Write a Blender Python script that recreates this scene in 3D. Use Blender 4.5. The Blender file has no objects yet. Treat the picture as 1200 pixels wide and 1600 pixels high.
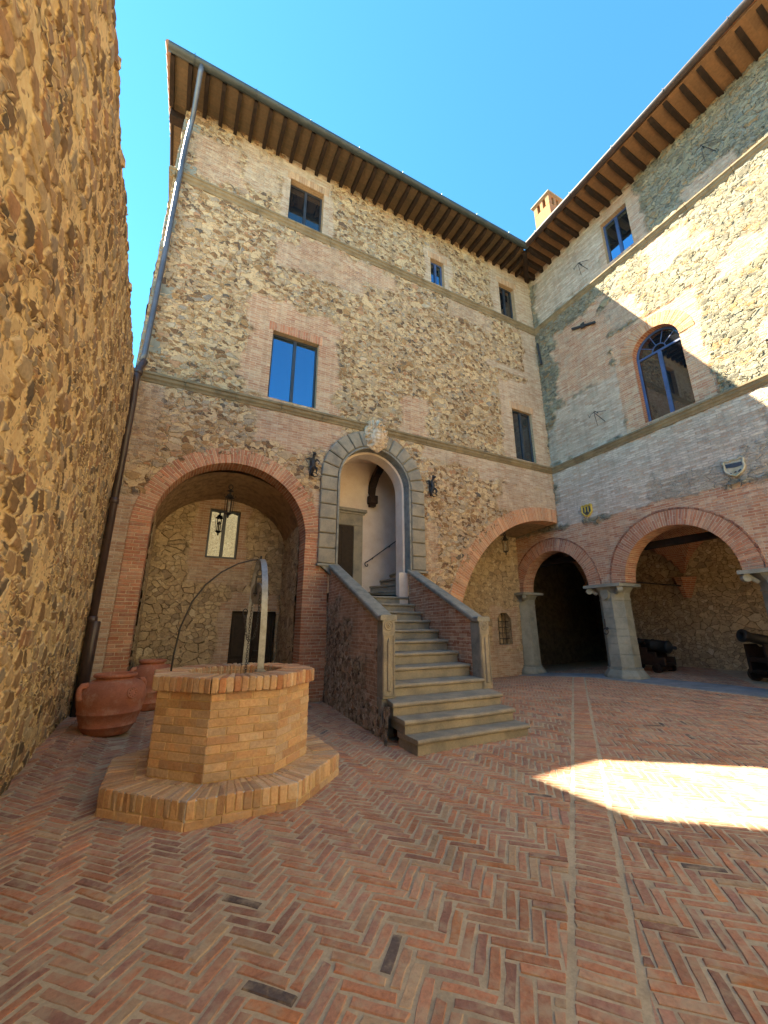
import bpy, bmesh, math, random
import numpy as np
from mathutils import Vector, Matrix
R = math.radians
random.seed(7)
rng = np.random.default_rng(11)
S = bpy.context.scene
COL = S.collection

# ------------------------------------------------------------------ camera
cam = bpy.data.cameras.new('camera'); co = bpy.data.objects.new('camera', cam); COL.objects.link(co)
cam.sensor_fit = 'HORIZONTAL'; cam.sensor_width = 36; cam.lens = 36 * 630 / 1200
cam.clip_start = .05; cam.clip_end = 500
co.location = (0, 0, 1.6); co.rotation_euler = (R(90 + 16.03), 0, R(-27.6))
S.camera = co
# ------------------------------------------------------------------ sky, sun, exposure
SUN = Vector((-1, .9, 1.7)).normalized()
w = bpy.data.worlds.new('World'); S.world = w; w.use_nodes = True
wn = w.node_tree; bg = wn.nodes['Background']
sky = wn.nodes.new('ShaderNodeTexSky'); sky.sky_type = 'NISHITA'; sky.sun_disc = False
sky.sun_elevation = math.asin(SUN.z); sky.sun_rotation = math.atan2(SUN.x, SUN.y)
sky.altitude = 2500; sky.air_density = 1.0; sky.dust_density = .1; sky.ozone_density = 6.0
tn = wn.nodes.new('ShaderNodeMix'); tn.data_type = 'RGBA'; tn.blend_type = 'MULTIPLY'; tn.inputs[0].default_value = 1
tn.inputs[7].default_value = (.56, 1.10, 1.03, 1); wn.links.new(sky.outputs[0], tn.inputs[6]); wn.links.new(tn.outputs[2], bg.inputs[0]); bg.inputs[1].default_value = .072
sl = bpy.data.lights.new('sun', 'SUN'); sl.energy = 4.3; sl.angle = R(.5); sl.color = (1, .855, .62)
so = bpy.data.objects.new('sun', sl); COL.objects.link(so)
so.rotation_euler = SUN.to_track_quat('Z', 'Y').to_euler()
S.view_settings.view_transform = 'Standard'; S.view_settings.look = 'None'
S.view_settings.exposure = 2.97; S.view_settings.gamma = 1
S.cycles.max_bounces = 10; S.cycles.diffuse_bounces = 6

# ------------------------------------------------------------------ main planes
YA, XB = 9.5, 12.0
XL = -1.32                                   # left corner of the main wing
def xw(y): return -.99 - .033 * y            # inner face of the boundary wall
def zg(x, y):                                # pavement level
    def sm(t): t = min(1, max(0, t)); return t * t * (3 - 2 * t)
    z = .021 * max(0, x - 3) + .007 * math.sin(1.9 * x + .8 * y) * math.sin(1.3 * y - .7 * x + 1) + .004 * math.sin(4.1 * x + 2.3 * y)
    if y > 8.6: z -= .075 * (y - 8.6) * sm((x - 3) / 6)
    return z + .13 * sm((y - 5.0) / 2.2) * sm((-.15 - x) / 1.0)
def fA(u, v, w): return (u, YA - w, v)
def fB(u, v, w): return (XB - w, u, v)

# ------------------------------------------------------------------ node helpers
class NT:
    def __init__(s, m): s.t = m.node_tree; s.n = s.t.nodes; s.l = s.t.links
    def __call__(s, typ, ins=None, **pr):
        nd = s.n.new('ShaderNode' + typ)
        for k, v in pr.items(): setattr(nd, k, v)
        for k, v in (ins or {}).items(): s.set(nd.inputs[k], v)
        return nd
    def set(s, sock, v):
        if isinstance(v, bpy.types.NodeSocket): s.l.new(v, sock)
        else:
            if sock.type == 'RGBA' and len(v) == 3: v = (*v, 1)
            sock.default_value = v
    def math(s, op, a, b=0., c=None, clamp=False):
        nd = s('Math', operation=op, use_clamp=clamp); s.set(nd.inputs[0], a); s.set(nd.inputs[1], b)
        if c is not None: s.set(nd.inputs[2], c)
        return nd.outputs[0]
    def mix(s, f, a, b, blend='MIX'):
        nd = s('Mix', data_type='RGBA', blend_type=blend); s.set(nd.inputs[0], f); s.set(nd.inputs[6], a); s.set(nd.inputs[7], b)
        return nd.outputs[2]
    def mixf(s, f, a, b):
        nd = s('Mix', data_type='FLOAT'); s.set(nd.inputs[0], f); s.set(nd.inputs[2], a); s.set(nd.inputs[3], b)
        return nd.outputs[0]
    def sstep(s, x, a, b):
        nd = s('MapRange', interpolation_type='SMOOTHSTEP'); s.set(nd.inputs[0], x); nd.inputs[1].default_value = a; nd.inputs[2].default_value = b
        return nd.outputs[0]
    def ramp(s, f, stops, interp='LINEAR'):
        nd = s('ValToRGB'); cr = nd.color_ramp; cr.interpolation = interp
        while len(cr.elements) < len(stops): cr.elements.new(.5)
        for e, (p, c) in zip(cr.elements, stops): e.position = p; e.color = (*c, 1)
        s.set(nd.inputs[0], f); return nd.outputs[0]
    def noise(s, vec, scale, detail=3, rough=.55, dim='3D'):
        nd = s('TexNoise', noise_dimensions=dim); s.set(nd.inputs['Vector'], vec)
        nd.inputs['Scale'].default_value = scale; nd.inputs['Detail'].default_value = detail; nd.inputs['Roughness'].default_value = rough
        return nd
def newmat(name, rough=.9, spec=.25):
    m = bpy.data.materials.new(name); m.use_nodes = True
    nt = NT(m); b = m.node_tree.nodes['Principled BSDF']
    b.inputs['Roughness'].default_value = rough; b.inputs['Specular IOR Level'].default_value = spec
    return m, nt, b

def masonry(name, sc=(4., 5.5), pal=None, mortar=(.47, .39, .27), brick_red=((.40, .19, .115), (.52, .32, .20)),
            brick_pale=((.45, .36, .26), (.60, .51, .39)), disp=.03, warp=.10, edge=(.02, .11), bury=.25, brow=.068, bw=.27, tint=None, small=(.44, .50), joint_shade=.5, rag=.16):
    m, nt, b = newmat(name, .93, .15)
    uv = nt('UVMap', uv_map='UVMap').outputs[0]
    nz = nt.noise(uv, 3.2, 3); wv = nt('VectorMath', {0: nz.outputs['Color'], 1: (.5, .5, .5)}, operation='SUBTRACT').outputs[0]
    wv = nt('VectorMath', {0: wv, 'Scale': warp * 2}, operation='SCALE').outputs[0]
    n2 = nt.noise(uv, 13, 2); wv2 = nt('VectorMath', {0: n2.outputs['Color'], 1: (.5, .5, .5)}, operation='SUBTRACT').outputs[0]
    wv2 = nt('VectorMath', {0: wv2, 'Scale': warp * .55}, operation='SCALE').outputs[0]
    wu = nt('VectorMath', {0: nt('VectorMath', {0: uv, 1: wv}, operation='ADD').outputs[0], 1: wv2}, operation='ADD').outputs[0]
    def vor(scale, feat):
        su = nt('VectorMath', {0: wu, 1: (scale[0], scale[1], 0)}, operation='MULTIPLY').outputs[0]
        return nt('TexVoronoi', {'Vector': su, 'Scale': 1., 'Randomness': .95}, voronoi_dimensions='2D', feature=feat)
    big_c, big_e = vor(sc, 'F1'), vor(sc, 'DISTANCE_TO_EDGE')
    s2 = (sc[0] * 1.9, sc[1] * 2.0)
    sm_c, sm_e = vor(s2, 'F1'), vor(s2, 'DISTANCE_TO_EDGE')
    sel = nt.sstep(nt.noise(uv, 1.5, 3).outputs[0], *small)            # fields of small stones between fields of large ones
    ccol = nt.mix(sel, big_c.outputs['Color'], sm_c.outputs['Color'])
    cedge = nt.mixf(sel, big_e.outputs['Distance'], sm_e.outputs['Distance'])
    fine = nt.noise(uv, 26, 5, .65); mid = nt.noise(uv, 7, 4, .6)
    cedge = nt.math('ADD', cedge, nt.math('MULTIPLY', nt.math('SUBTRACT', mid.outputs[0], .5), rag))
    sep = nt('SeparateColor', {0: ccol})
    mask = nt.sstep(cedge, *edge)
    mask = nt.math('MULTIPLY', mask, nt.sstep(sep.outputs[0], bury - .1, bury + .12))
    scol = nt.ramp(sep.outputs[1], pal)
    scol = nt.mix(.65, scol, nt.ramp(nt.math('ADD', fine.outputs[0], nt.math('MULTIPLY', nt.math('SUBTRACT', mid.outputs[0], .5), .8)), [(.25, (.30, .29, .28)), (.5, (.5, .5, .5)), (.78, (.72, .70, .66))]), 'OVERLAY')
    mcol = nt.mix(.8, mortar, nt.ramp(fine.outputs[0], [(.3, (.36, .35, .34)), (.55, (.5, .5, .5)), (.8, (.63, .62, .6))]), 'OVERLAY')
    s3 = (sc[0] * 4.3, sc[1] * 4.6); c3, e3 = vor(s3, 'F1'), vor(s3, 'DISTANCE_TO_EDGE'); sp3 = nt('SeparateColor', {0: c3.outputs['Color']})
    chip = nt.math('MULTIPLY', nt.sstep(e3.outputs['Distance'], .08, .2), nt.sstep(sp3.outputs[0], .62, .72))
    mcol = nt.mix(nt.math('MULTIPLY', chip, .8), mcol, nt.ramp(sp3.outputs[1], pal))
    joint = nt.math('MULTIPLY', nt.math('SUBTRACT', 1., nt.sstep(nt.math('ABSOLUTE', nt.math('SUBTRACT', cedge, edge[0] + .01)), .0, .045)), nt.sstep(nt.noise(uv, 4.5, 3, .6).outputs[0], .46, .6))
    mcol = nt.mix(nt.math('MULTIPLY', joint, joint_shade), mcol, tuple(x * .28 for x in mortar))  # crevice shade painted into the mortar along patches of the stone edges
    stone = nt.mix(mask, mcol, scol)
    # coursed brick patches
    bsm = nt('VectorMath', {0: wv, 'Scale': .16}, operation='SCALE').outputs[0]
    bu = nt('VectorMath', {0: uv, 1: bsm}, operation='ADD').outputs[0]
    br = nt('TexBrick', {'Vector': bu, 'Color1': (0, 0, 0), 'Color2': (1, 1, 1), 'Mortar': (.5, .5, .5), 'Scale': 1., 'Mortar Size': .009,
                         'Mortar Smooth': .35, 'Brick Width': bw, 'Row Height': brow}, offset=.5, squash=1)
    bf = nt('SeparateColor', {0: br.outputs['Color']}).outputs[0]
    bf2 = nt.math('ADD', bf, nt.math('MULTIPLY', nt.math('SUBTRACT', mid.outputs[0], .5), 1.2), clamp=True)
    tone = nt('Attribute', attribute_name='tone').outputs['Fac']
    red = nt.ramp(bf2, [(0, brick_red[0]), (.8, brick_red[1]), (1, (brick_red[1][0] * 1.1, brick_red[1][1] * 1.35, brick_red[1][2] * 1.5))])
    pale = nt.ramp(bf2, [(0, brick_pale[0]), (.12, (brick_pale[0][0], brick_pale[0][1] * .8, brick_pale[0][2] * .7)), (.3, brick_pale[0]), (1, brick_pale[1])])
    bcol = nt.mix(tone, red, pale)
    bcol = nt.mix(.6, bcol, nt.ramp(fine.outputs[0], [(.3, (.36, .36, .36)), (.55, (.5, .5, .5)), (.8, (.64, .63, .62))]), 'OVERLAY')
    bm_ = nt.mix(tone, (.58, .46, .34), (.46, .42, .35))
    bcol = nt.mix(nt.math('MULTIPLY', nt.sstep(nt.noise(uv, 2.6, 5, .65).outputs[0], .46, .68), .65), bcol, nt.mix(.5, bm_, mcol))
    bcol = nt.mix(br.outputs['Fac'], bcol, bm_)
    zone = nt('Attribute', attribute_name='zone').outputs['Fac']
    col = nt.mix(zone, stone, bcol)
    lg = nt.noise(uv, .55, 4, .6)
    col = nt.mix(.55, col, nt.ramp(lg.outputs[0], [(.3, (.40, .39, .385)), (.5, (.5, .5, .5)), (.72, (.60, .595, .58))]), 'OVERLAY')
    sk = nt('VectorMath', {0: uv, 1: (5.5, .32, 0)}, operation='MULTIPLY').outputs[0]
    col = nt.mix(.55, col, nt.ramp(nt.noise(sk, 1., 4, .65).outputs[0], [(.32, (.37, .365, .36)), (.5, (.5, .5, .5)), (.7, (.56, .555, .545))]), 'OVERLAY')
    if tint: col = nt.mix(1, col, tint, 'MULTIPLY')
    nt.set(b.inputs['Base Color'], col)
    hs = nt.math('MULTIPLY', mask, nt.math('ADD', .45, nt.math('MULTIPLY', sep.outputs[2], .55)))
    hs = nt.math('ADD', hs, nt.math('MULTIPLY', mid.outputs[0], .35))
    hb = nt.math('ADD', nt.math('MULTIPLY', nt.math('SUBTRACT', 1., br.outputs['Fac']), .32), nt.math('MULTIPLY', bf, .14))
    h = nt.mixf(zone, hs, hb)
    h = nt.math('ADD', h, nt.math('MULTIPLY', fine.outputs[0], .22))
    d = nt('Displacement', {'Height': h, 'Midlevel': .55, 'Scale': disp})
    nt.l.new(d.outputs[0], m.node_tree.nodes['Material Output'].inputs['Displacement'])
    m.displacement_method = 'BOTH'
    return m

PAL_A = [(0, (.12, .105, .09)), (.08, (.16, .10, .06)), (.22, (.26, .155, .08)), (.38, (.34, .22, .11)), (.5, (.43, .32, .19)),
         (.63, (.33, .27, .20)), (.75, (.46, .37, .25)), (.85, (.38, .20, .105)), (.93, (.50, .43, .31)), (1, (.24, .22, .20))]
PAL_B = [(0, (.11, .105, .085)), (.15, (.20, .185, .135)), (.3, (.27, .245, .165)), (.45, (.20, .20, .17)), (.6, (.30, .275, .20)), (.75, (.26, .165, .08)), (.88, (.27, .25, .185)), (1, (.15, .145, .12))]
PAL_L = [(0, (.14, .115, .085)), (.15, (.21, .135, .07)), (.35, (.34, .22, .115)), (.5, (.48, .35, .19)), (.65, (.30, .25, .18)), (.8, (.34, .19, .10)), (1, (.52, .41, .25))]
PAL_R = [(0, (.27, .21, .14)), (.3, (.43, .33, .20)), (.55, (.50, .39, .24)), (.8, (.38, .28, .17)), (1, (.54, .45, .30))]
M = {}
M['wallA'] = masonry('rubble_and_brick_main', (4.5, 6.7), PAL_A, (.57, .44, .265), disp=.04, small=(.43, .49), joint_shade=.8)
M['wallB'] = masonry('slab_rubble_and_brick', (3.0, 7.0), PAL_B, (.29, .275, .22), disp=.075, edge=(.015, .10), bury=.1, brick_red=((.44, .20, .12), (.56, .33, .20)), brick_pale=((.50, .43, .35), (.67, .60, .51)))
M['wallL'] = masonry('rough_rubble_boundary', (5.0, 6.4), PAL_L, (.74, .565, .30), disp=.030, edge=(.04, .16), bury=.24, warp=.06, small=(.54, .60), joint_shade=.45, rag=.10)
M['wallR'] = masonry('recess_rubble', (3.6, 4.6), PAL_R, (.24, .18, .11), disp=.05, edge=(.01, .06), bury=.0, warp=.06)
M['wallS'] = masonry('pale_sunlit_rubble', (8.0, 11.0), [(0, (.40, .34, .20)), (.4, (.64, .55, .34)), (.7, (.54, .46, .28)), (1, (.70, .62, .42))], (.42, .35, .21), disp=.05, bury=.05, edge=(.03, .09), joint_shade=1.)
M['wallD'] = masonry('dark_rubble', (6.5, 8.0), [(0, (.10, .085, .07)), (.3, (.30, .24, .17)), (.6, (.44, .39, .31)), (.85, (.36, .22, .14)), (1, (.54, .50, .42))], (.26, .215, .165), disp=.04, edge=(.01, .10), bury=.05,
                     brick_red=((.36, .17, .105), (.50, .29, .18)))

def brickmat(name, dustc=(.40, .32, .24), damt=.5, lga=.5, bump=.006, scale=1.):
    m, nt, b = newmat(name, .9, .2)
    tc = nt('TexCoord').outputs['Object']
    col = nt('Attribute', attribute_name='col').outputs['Color']
    f = nt.noise(tc, 38 * scale, 5, .65); g = nt.noise(tc, 9 * scale, 4, .6); lg = nt.noise(tc, 1.1, 4, .6)
    col = nt.mix(.75, col, nt.ramp(f.outputs[0], [(.28, (.33, .33, .33)), (.52, (.5, .5, .5)), (.8, (.66, .65, .64))]), 'OVERLAY')
    dust = nt.math('MULTIPLY', nt.sstep(g.outputs[0], .42, .70), damt)
    col = nt.mix(dust, col, dustc)
    col = nt.mix(lga, col, nt.ramp(lg.outputs[0], [(.32, (.36, .355, .35)), (.5, (.5, .5, .5)), (.68, (.6, .6, .59))]), 'OVERLAY')
    nt.set(b.inputs['Base Color'], col)
    h = nt.math('ADD', nt.math('MULTIPLY', f.outputs[0], .6), g.outputs[0])
    nt.set(b.inputs['Normal'], nt('Bump', {'Strength': .9, 'Distance': bump, 'Height': h}).outputs[0])
    return m
M['brick'] = brickmat('fired_brick')
M['floorbrick'] = brickmat('worn_paving_brick', (.47, .37, .25), .72, lga=.8, bump=.009)

def plain(name, c, c2=None, rough=.85, spec=.3, scale=6., bump=.004, metal=0., fine=45., bloom=None):
    m, nt, b = newmat(name, rough, spec)
    tc = nt('TexCoord').outputs['Object']
    f = nt.noise(tc, fine, 5, .65); g = nt.noise(tc, scale, 5, .6)
    c2 = c2 or tuple(x * .65 for x in c)
    col = nt.mix(nt.sstep(g.outputs[0], .35, .68), c, c2)
    col = nt.mix(.6, col, nt.ramp(f.outputs[0], [(.3, (.38, .38, .38)), (.52, (.5, .5, .5)), (.78, (.62, .62, .61))]), 'OVERLAY')
    bl = nt.noise(tc, 1.9, 6, .7)
    col = nt.mix(.5, col, nt.ramp(bl.outputs[0], [(.36, (.36, .36, .36)), (.5, (.5, .5, .5)), (.66, (.58, .575, .56))]), 'OVERLAY')
    if bloom: col = nt.mix(nt.math('MULTIPLY', nt.sstep(nt.noise(tc, 4.5, 6, .7).outputs[0], .48, .68), .5), col, bloom)
    nt.set(b.inputs['Base Color'], col); b.inputs['Metallic'].default_value = metal
    h = nt.math('ADD', nt.math('MULTIPLY', f.outputs[0], .5), g.outputs[0])
    nt.set(b.inputs['Normal'], nt('Bump', {'Strength': .8, 'Distance': bump, 'Height': h}).outputs[0])
    return m
M['serena'] = plain('grey_sandstone', (.315, .285, .22), (.215, .205, .175), bump=.007, scale=3.2)
M['serena_dark'] = plain('weathered_sandstone_coping', (.27, .27, .235), (.18, .185, .17), bump=.007, bloom=(.34, .33, .27))
M['string'] = plain('moulded_sandstone', (.25, .20, .125), (.17, .135, .085), bump=.006, scale=3)
M['pillar'] = plain('grey_green_pillar_stone', (.30, .305, .255), (.21, .22, .19), bump=.005, scale=2.5)
M['slab'] = plain('bluish_threshold_stone', (.25, .27, .29), (.18, .20, .22), bump=.004, scale=3)
M['plaster'] = plain('warm_white_plaster', (.74, .64, .55), (.68, .58, .49), rough=.95, bump=.002, scale=2)
M['wood_dark'] = plain('dark_rafter_wood', (.028, .016, .011), (.016, .010, .007), scale=9)
M['wood_door'] = plain('old_dark_door_wood', (.028, .017, .011), (.016, .010, .007), scale=10, rough=.6)
M['wood_gun'] = plain('oiled_carriage_wood', (.04, .02, .013), (.022, .012, .009), scale=9, rough=.6)
M['iron'] = plain('black_wrought_iron', (.02, .02, .022), (.035, .03, .028), rough=.55, spec=.5, scale=20, bump=.002)
M['castiron'] = plain('cast_iron_barrel', (.012, .011, .011), (.022, .018, .016), rough=.6, spec=.5, scale=12, bump=.003)
M['steel'] = plain('grey_painted_iron_strap', (.26, .27, .28), (.19, .19, .19), rough=.38, spec=.5, scale=14, bump=.001, metal=.35)
M['gutterA'] = plain('blue_grey_lead_gutter', (.045, .06, .066), (.03, .042, .044), rough=.45, spec=.5, scale=3, bump=.002)
M['gutterB'] = plain('brown_copper_gutter', (.055, .035, .032), (.035, .024, .022), rough=.45, spec=.5, scale=3, bump=.002)
M['pipe_up'] = plain('zinc_downpipe', (.15, .165, .19), (.11, .12, .14), rough=.38, spec=.5, scale=2, bump=.001, metal=.4)
M['pipe_lo'] = plain('brown_cast_downpipe', (.06, .038, .034), (.04, .027, .026), rough=.35, spec=.5, scale=3, bump=.001)
M['terra'] = plain('terracotta', (.46, .175, .10), (.36, .14, .085), rough=.9, scale=3, bump=.006, bloom=(.52, .34, .25))
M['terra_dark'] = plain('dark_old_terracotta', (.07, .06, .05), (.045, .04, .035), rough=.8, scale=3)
M['soffit'] = None
M['frame_blue'] = plain('dark_blue_window_paint', (.055, .10, .24), (.045, .08, .18), rough=.35, spec=.5, scale=4, bump=.0005)
M['frame_dark'] = plain('charcoal_window_paint', (.035, .045, .06), (.025, .03, .04), rough=.4, spec=.5, scale=4, bump=.0005)
M['marble'] = plain('weathered_white_marble', (.70, .60, .46), (.44, .31, .19), bump=.006, scale=9)
M['maiolica_w'] = plain('pale_glazed_ceramic', (.46, .44, .35), (.34, .32, .22), rough=.4, scale=8)
M['maiolica_y'] = plain('yellow_glazed_ceramic', (.60, .45, .08), (.46, .33, .08), rough=.4, scale=8)
M['maiolica_b'] = plain('blue_black_glaze', (.05, .07, .10), (.03, .04, .06), rough=.4, scale=8)
M['tile'] = plain('clay_roof_tile', (.36, .17, .09), (.26, .17, .11), scale=5)
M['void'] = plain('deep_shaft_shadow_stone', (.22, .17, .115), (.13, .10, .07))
M['limewash'] = plain('ochre_vault_plaster', (.34, .23, .13), (.21, .14, .085), bump=.05, scale=7, fine=30)

def soffitmat(nm, c1, c2):
    m, nt, b = newmat(nm, .9, .2)
    uv = nt('UVMap', uv_map='UVMap').outputs[0]
    br = nt('TexBrick', {'Vector': uv, 'Color1': c1, 'Color2': c2, 'Mortar': (.2, .12, .07), 'Scale': 1., 'Mortar Size': .006, 'Brick Width': .42, 'Row Height': .15}, offset=0.)
    f = nt.noise(uv, 14, 4)
    nt.set(b.inputs['Base Color'], nt.mix(.7, br.outputs['Color'], nt.ramp(f.outputs[0], [(.3, (.36, .36, .36)), (.75, (.64, .63, .6))]), 'OVERLAY'))
    return m
M['soffit'] = soffitmat('clay_soffit_tiles', (.225, .125, .067), (.17, .10, .058)); M['soffitA'] = soffitmat('dusty_soffit_tiles', (.17, .12, .075), (.13, .10, .065))
def brickwallmat(name, c1, c2, mort):
    m, nt, b = newmat(name, .9, .2)
    uv = nt('UVMap', uv_map='UVMap').outputs[0]
    nz = nt.noise(uv, 5, 3)
    wu = nt('VectorMath', {0: uv, 1: nt('VectorMath', {0: nz.outputs['Color'], 'Scale': .025}, operation='SCALE').outputs[0]}, operation='ADD').outputs[0]
    br = nt('TexBrick', {'Vector': wu, 'Color1': c1, 'Color2': c2, 'Mortar': mort, 'Scale': 1., 'Mortar Size': .008, 'Mortar Smooth': .3, 'Brick Width': .27, 'Row Height': .068}, offset=.5)
    f = nt.noise(uv, 26, 5, .65)
    nt.set(b.inputs['Base Color'], nt.mix(.7, br.outputs['Color'], nt.ramp(f.outputs[0], [(.3, (.36, .36, .36)), (.52, (.5, .5, .5)), (.78, (.63, .62, .6))]), 'OVERLAY'))
    h = nt.math('ADD', nt.math('MULTIPLY', nt.math('SUBTRACT', 1., br.outputs['Fac']), .8), nt.math('MULTIPLY', f.outputs[0], .5))
    nt.set(b.inputs['Normal'], nt('Bump', {'Strength': .9, 'Distance': .012, 'Height': h}).outputs[0])
    return m
M['brickwall'] = brickwallmat('brick_coursing_red', (.30, .11, .06), (.40, .18, .10), (.45, .34, .24))
M['brickpale'] = brickwallmat('brick_coursing_ochre', (.38, .25, .14), (.44, .31, .19), (.46, .38, .27))
M['brickyellow'] = brickwallmat('brick_coursing_yellow', (.29, .135, .06), (.34, .19, .075), (.28, .20, .13))

def glassmat(name, refl, tint=(.01, .012, .016), gc=(.9, .93, .97, 1)):
    m, nt, b = newmat(name, .03, .5)
    b.inputs['Base Color'].default_value = (*tint, 1)
    gl = nt('BsdfGlossy', {'Color': gc, 'Roughness': .015})
    nz = nt.noise(nt('TexCoord').outputs['Object'], 1.6, 1)
    bp = nt('Bump', {'Strength': .12, 'Distance': .01, 'Height': nz.outputs[0]}).outputs[0]
    nt.set(gl.inputs['Normal'], bp) if refl > .2 and False else None
    ms = nt('MixShader', {0: refl, 1: b.outputs[0], 2: gl.outputs[0]})
    nt.l.new(ms.outputs[0], m.node_tree.nodes['Material Output'].inputs[0])
    return m
M['glass_sky'] = glassmat('window_glass_bright', .33, gc=(.35, .68, 1, 1))
M['glass_dim'] = glassmat('window_glass_dim', .09)
M['glass_mirror'] = glassmat('window_glass_mirrorlike', .15)

# ------------------------------------------------------------------ mesh helpers
class MB:
    def __init__(s): s.v = []; s.f = []; s.m = []; s.c = []
    def face(s, idx, mat=0, col=(.5, .5, .5)): s.f.append(tuple(idx)); s.m.append(mat); s.c.append(col)
    def add(s, pts): n = len(s.v); s.v.extend([tuple(p) for p in pts]); return list(range(n, n + len(pts)))
    def poly(s, pts, mat=0, col=(.5, .5, .5)): s.face(s.add(pts), mat, col)
    def hexa(s, a, b, mat=0, col=(.5, .5, .5)):          # two quads, same winding
        i = s.add(a); j = s.add(b); n = len(i)
        s.face(i[::-1], mat, col); s.face(j, mat, col)
        for k in range(n): s.face((i[k], i[(k + 1) % n], j[(k + 1) % n], j[k]), mat, col)
    prism = hexa
    def box(s, lo, hi, mat=0, col=(.5, .5, .5), f=None):
        x0, y0, z0 = lo; x1, y1, z1 = hi
        a = [(x0, y0, z0), (x1, y0, z0), (x1, y1, z0), (x0, y1, z0)]; b = [(x, y, z1) for x, y, _ in a]
        if f: a = [f(*p) for p in a]; b = [f(*p) for p in b]
        s.hexa(a, b, mat, col)
    def tube(s, path, r, n=8, mat=0, col=(.5, .5, .5), closed=False):
        P = [Vector(p) for p in path]; rr = r if isinstance(r, (list, tuple)) else [r] * len(P); rings = []
        up = None
        for k, p in enumerate(P):
            if closed: t = P[(k + 1) % len(P)] - P[k - 1]
            else: t = P[min(k + 1, len(P) - 1)] - P[max(k - 1, 0)]
            t.normalize()
            if up is None: up = Vector((0, 0, 1)) if abs(t.z) < .9 else Vector((1, 0, 0))
            a = (up - t * up.dot(t)).normalized(); up = a; b = t.cross(a)
            rings.append(s.add([p + (a * math.cos(2 * math.pi * q / n) + b * math.sin(2 * math.pi * q / n)) * rr[k] for q in range(n)]))
        K = len(P)
        for k in range(K if closed else K - 1):
            A, B = rings[k], rings[(k + 1) % K]
            for q in range(n): s.face((A[q], A[(q + 1) % n], B[(q + 1) % n], B[q]), mat, col)
        if not closed: s.face(rings[0][::-1], mat, col); s.face(rings[-1], mat, col)
    def lathe(s, prof, c, n=32, axis=None, mat=0, col=(.5, .5, .5), jit=0):
        c = Vector(c); ax = Vector(axis or (0, 0, 1)).normalized()
        a = ax.orthogonal().normalized() if axis else Vector((1, 0, 0)); b = ax.cross(a); rings = []
        for r, h in prof:
            rings.append(s.add([c + ax * h + (a * math.cos(2 * math.pi * q / n) + b * math.sin(2 * math.pi * q / n)) * max(r, 1e-4) for q in range(n)]))
        for A, B in zip(rings, rings[1:]):
            for q in range(n): s.face((A[q], A[(q + 1) % n], B[(q + 1) % n], B[q]), mat, col)
        return rings
    def build(s, name, mats, parent=None, smooth=False, bevel=0, seg=1, recalc=True, loc=None, jitter=0):
        bm = bmesh.new(); vs = [bm.verts.new(v) for v in s.v]
        cl = bm.loops.layers.float_color.new('col')
        for f, mi, c in zip(s.f, s.m, s.c):
            try: fc = bm.faces.new([vs[i] for i in f])
            except ValueError: continue
            fc.material_index = mi; fc.smooth = smooth
            for lp in fc.loops: lp[cl] = (*c, 1)
        if recalc: bmesh.ops.recalc_face_normals(bm, faces=bm.faces)
        if bevel: bmesh.ops.bevel(bm, geom=list(bm.edges), offset=bevel, segments=seg, affect='EDGES', profile=.6, clamp_overlap=True)
        if jitter:
            for v in bm.verts: v.co += Vector(rng.normal(0, jitter, 3))
        ul = bm.loops.layers.uv.new('UVMap')
        for fc in bm.faces:
            n = fc.normal; ax, ay, az = abs(n.x), abs(n.y), abs(n.z)
            for lp in fc.loops:
                p = lp.vert.co
                lp[ul].uv = (p.x, p.y) if az > ax and az > ay else ((p.y, p.z) if ax > ay else (p.x, p.z))
        o = Vector(loc) if loc else (parent.matrix_world.translation.copy() if parent else Vector())
        if parent: o = wloc(parent)
        bmesh.ops.translate(bm, verts=bm.verts, vec=-o)
        me = bpy.data.meshes.new(name); bm.to_mesh(me); bm.free()
        for m in (mats if isinstance(mats, list) else [mats]): me.materials.append(M[m])
        ob = bpy.data.objects.new(name, me); COL.objects.link(ob)
        if parent: ob.parent = parent
        else: ob.location = o
        return ob
def wloc(o):
    v = Vector(o.location); p = o.parent
    while p: v += Vector(p.location); p = p.parent
    return v
def tag(o, label, cat, group=None):
    o['label'] = label; o['category'] = cat
    if group: o['group'] = group
    return o
def thing(name, label, cat, loc=(0, 0, 0), group=None):
    o = bpy.data.objects.new(name, None); COL.objects.link(o); o.location = loc; o.empty_display_size = .2
    return tag(o, label, cat, group)
def struct(o): o['kind'] = 'structure'; return o
def copy_tree(o, delta=None, parent=None, rotz=None):
    c = o.copy(); COL.objects.link(c)
    if parent: c.parent = parent
    else:
        if delta: c.location = Vector(o.location) + Vector(delta)
        if rotz is not None: c.rotation_euler.z = rotz
    for ch in list(o.children): copy_tree(ch, None, c)
    return c

# value noise for masks
_tab = rng.random((256, 256))
def vn(x, y):
    xi = np.floor(x).astype(int); yi = np.floor(y).astype(int); fx = x - xi; fy = y - yi
    fx = fx * fx * (3 - 2 * fx); fy = fy * fy * (3 - 2 * fy)
    t = lambda a, b: _tab[a % 256, b % 256]
    return (t(xi, yi) * (1 - fx) + t(xi + 1, yi) * fx) * (1 - fy) + (t(xi, yi + 1) * (1 - fx) + t(xi + 1, yi + 1) * fx) * fy
def fbm(x, y): return vn(x, y) * .5 + vn(x * 2.1 + 7, y * 2.1) * .3 + vn(x * 4.3, y * 4.3 + 3) * .2
def lines(a, b, cuts, step):
    ks = sorted({round(a, 4), round(b, 4), *[round(c, 4) for c in cuts if a < c < b]}); out = [ks[0]]
    for p, q in zip(ks, ks[1:]):
        n = max(1, int(math.ceil((q - p) / step))); out += [p + (q - p) * i / n for i in range(1, n + 1)]
    return np.array(out)
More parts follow.
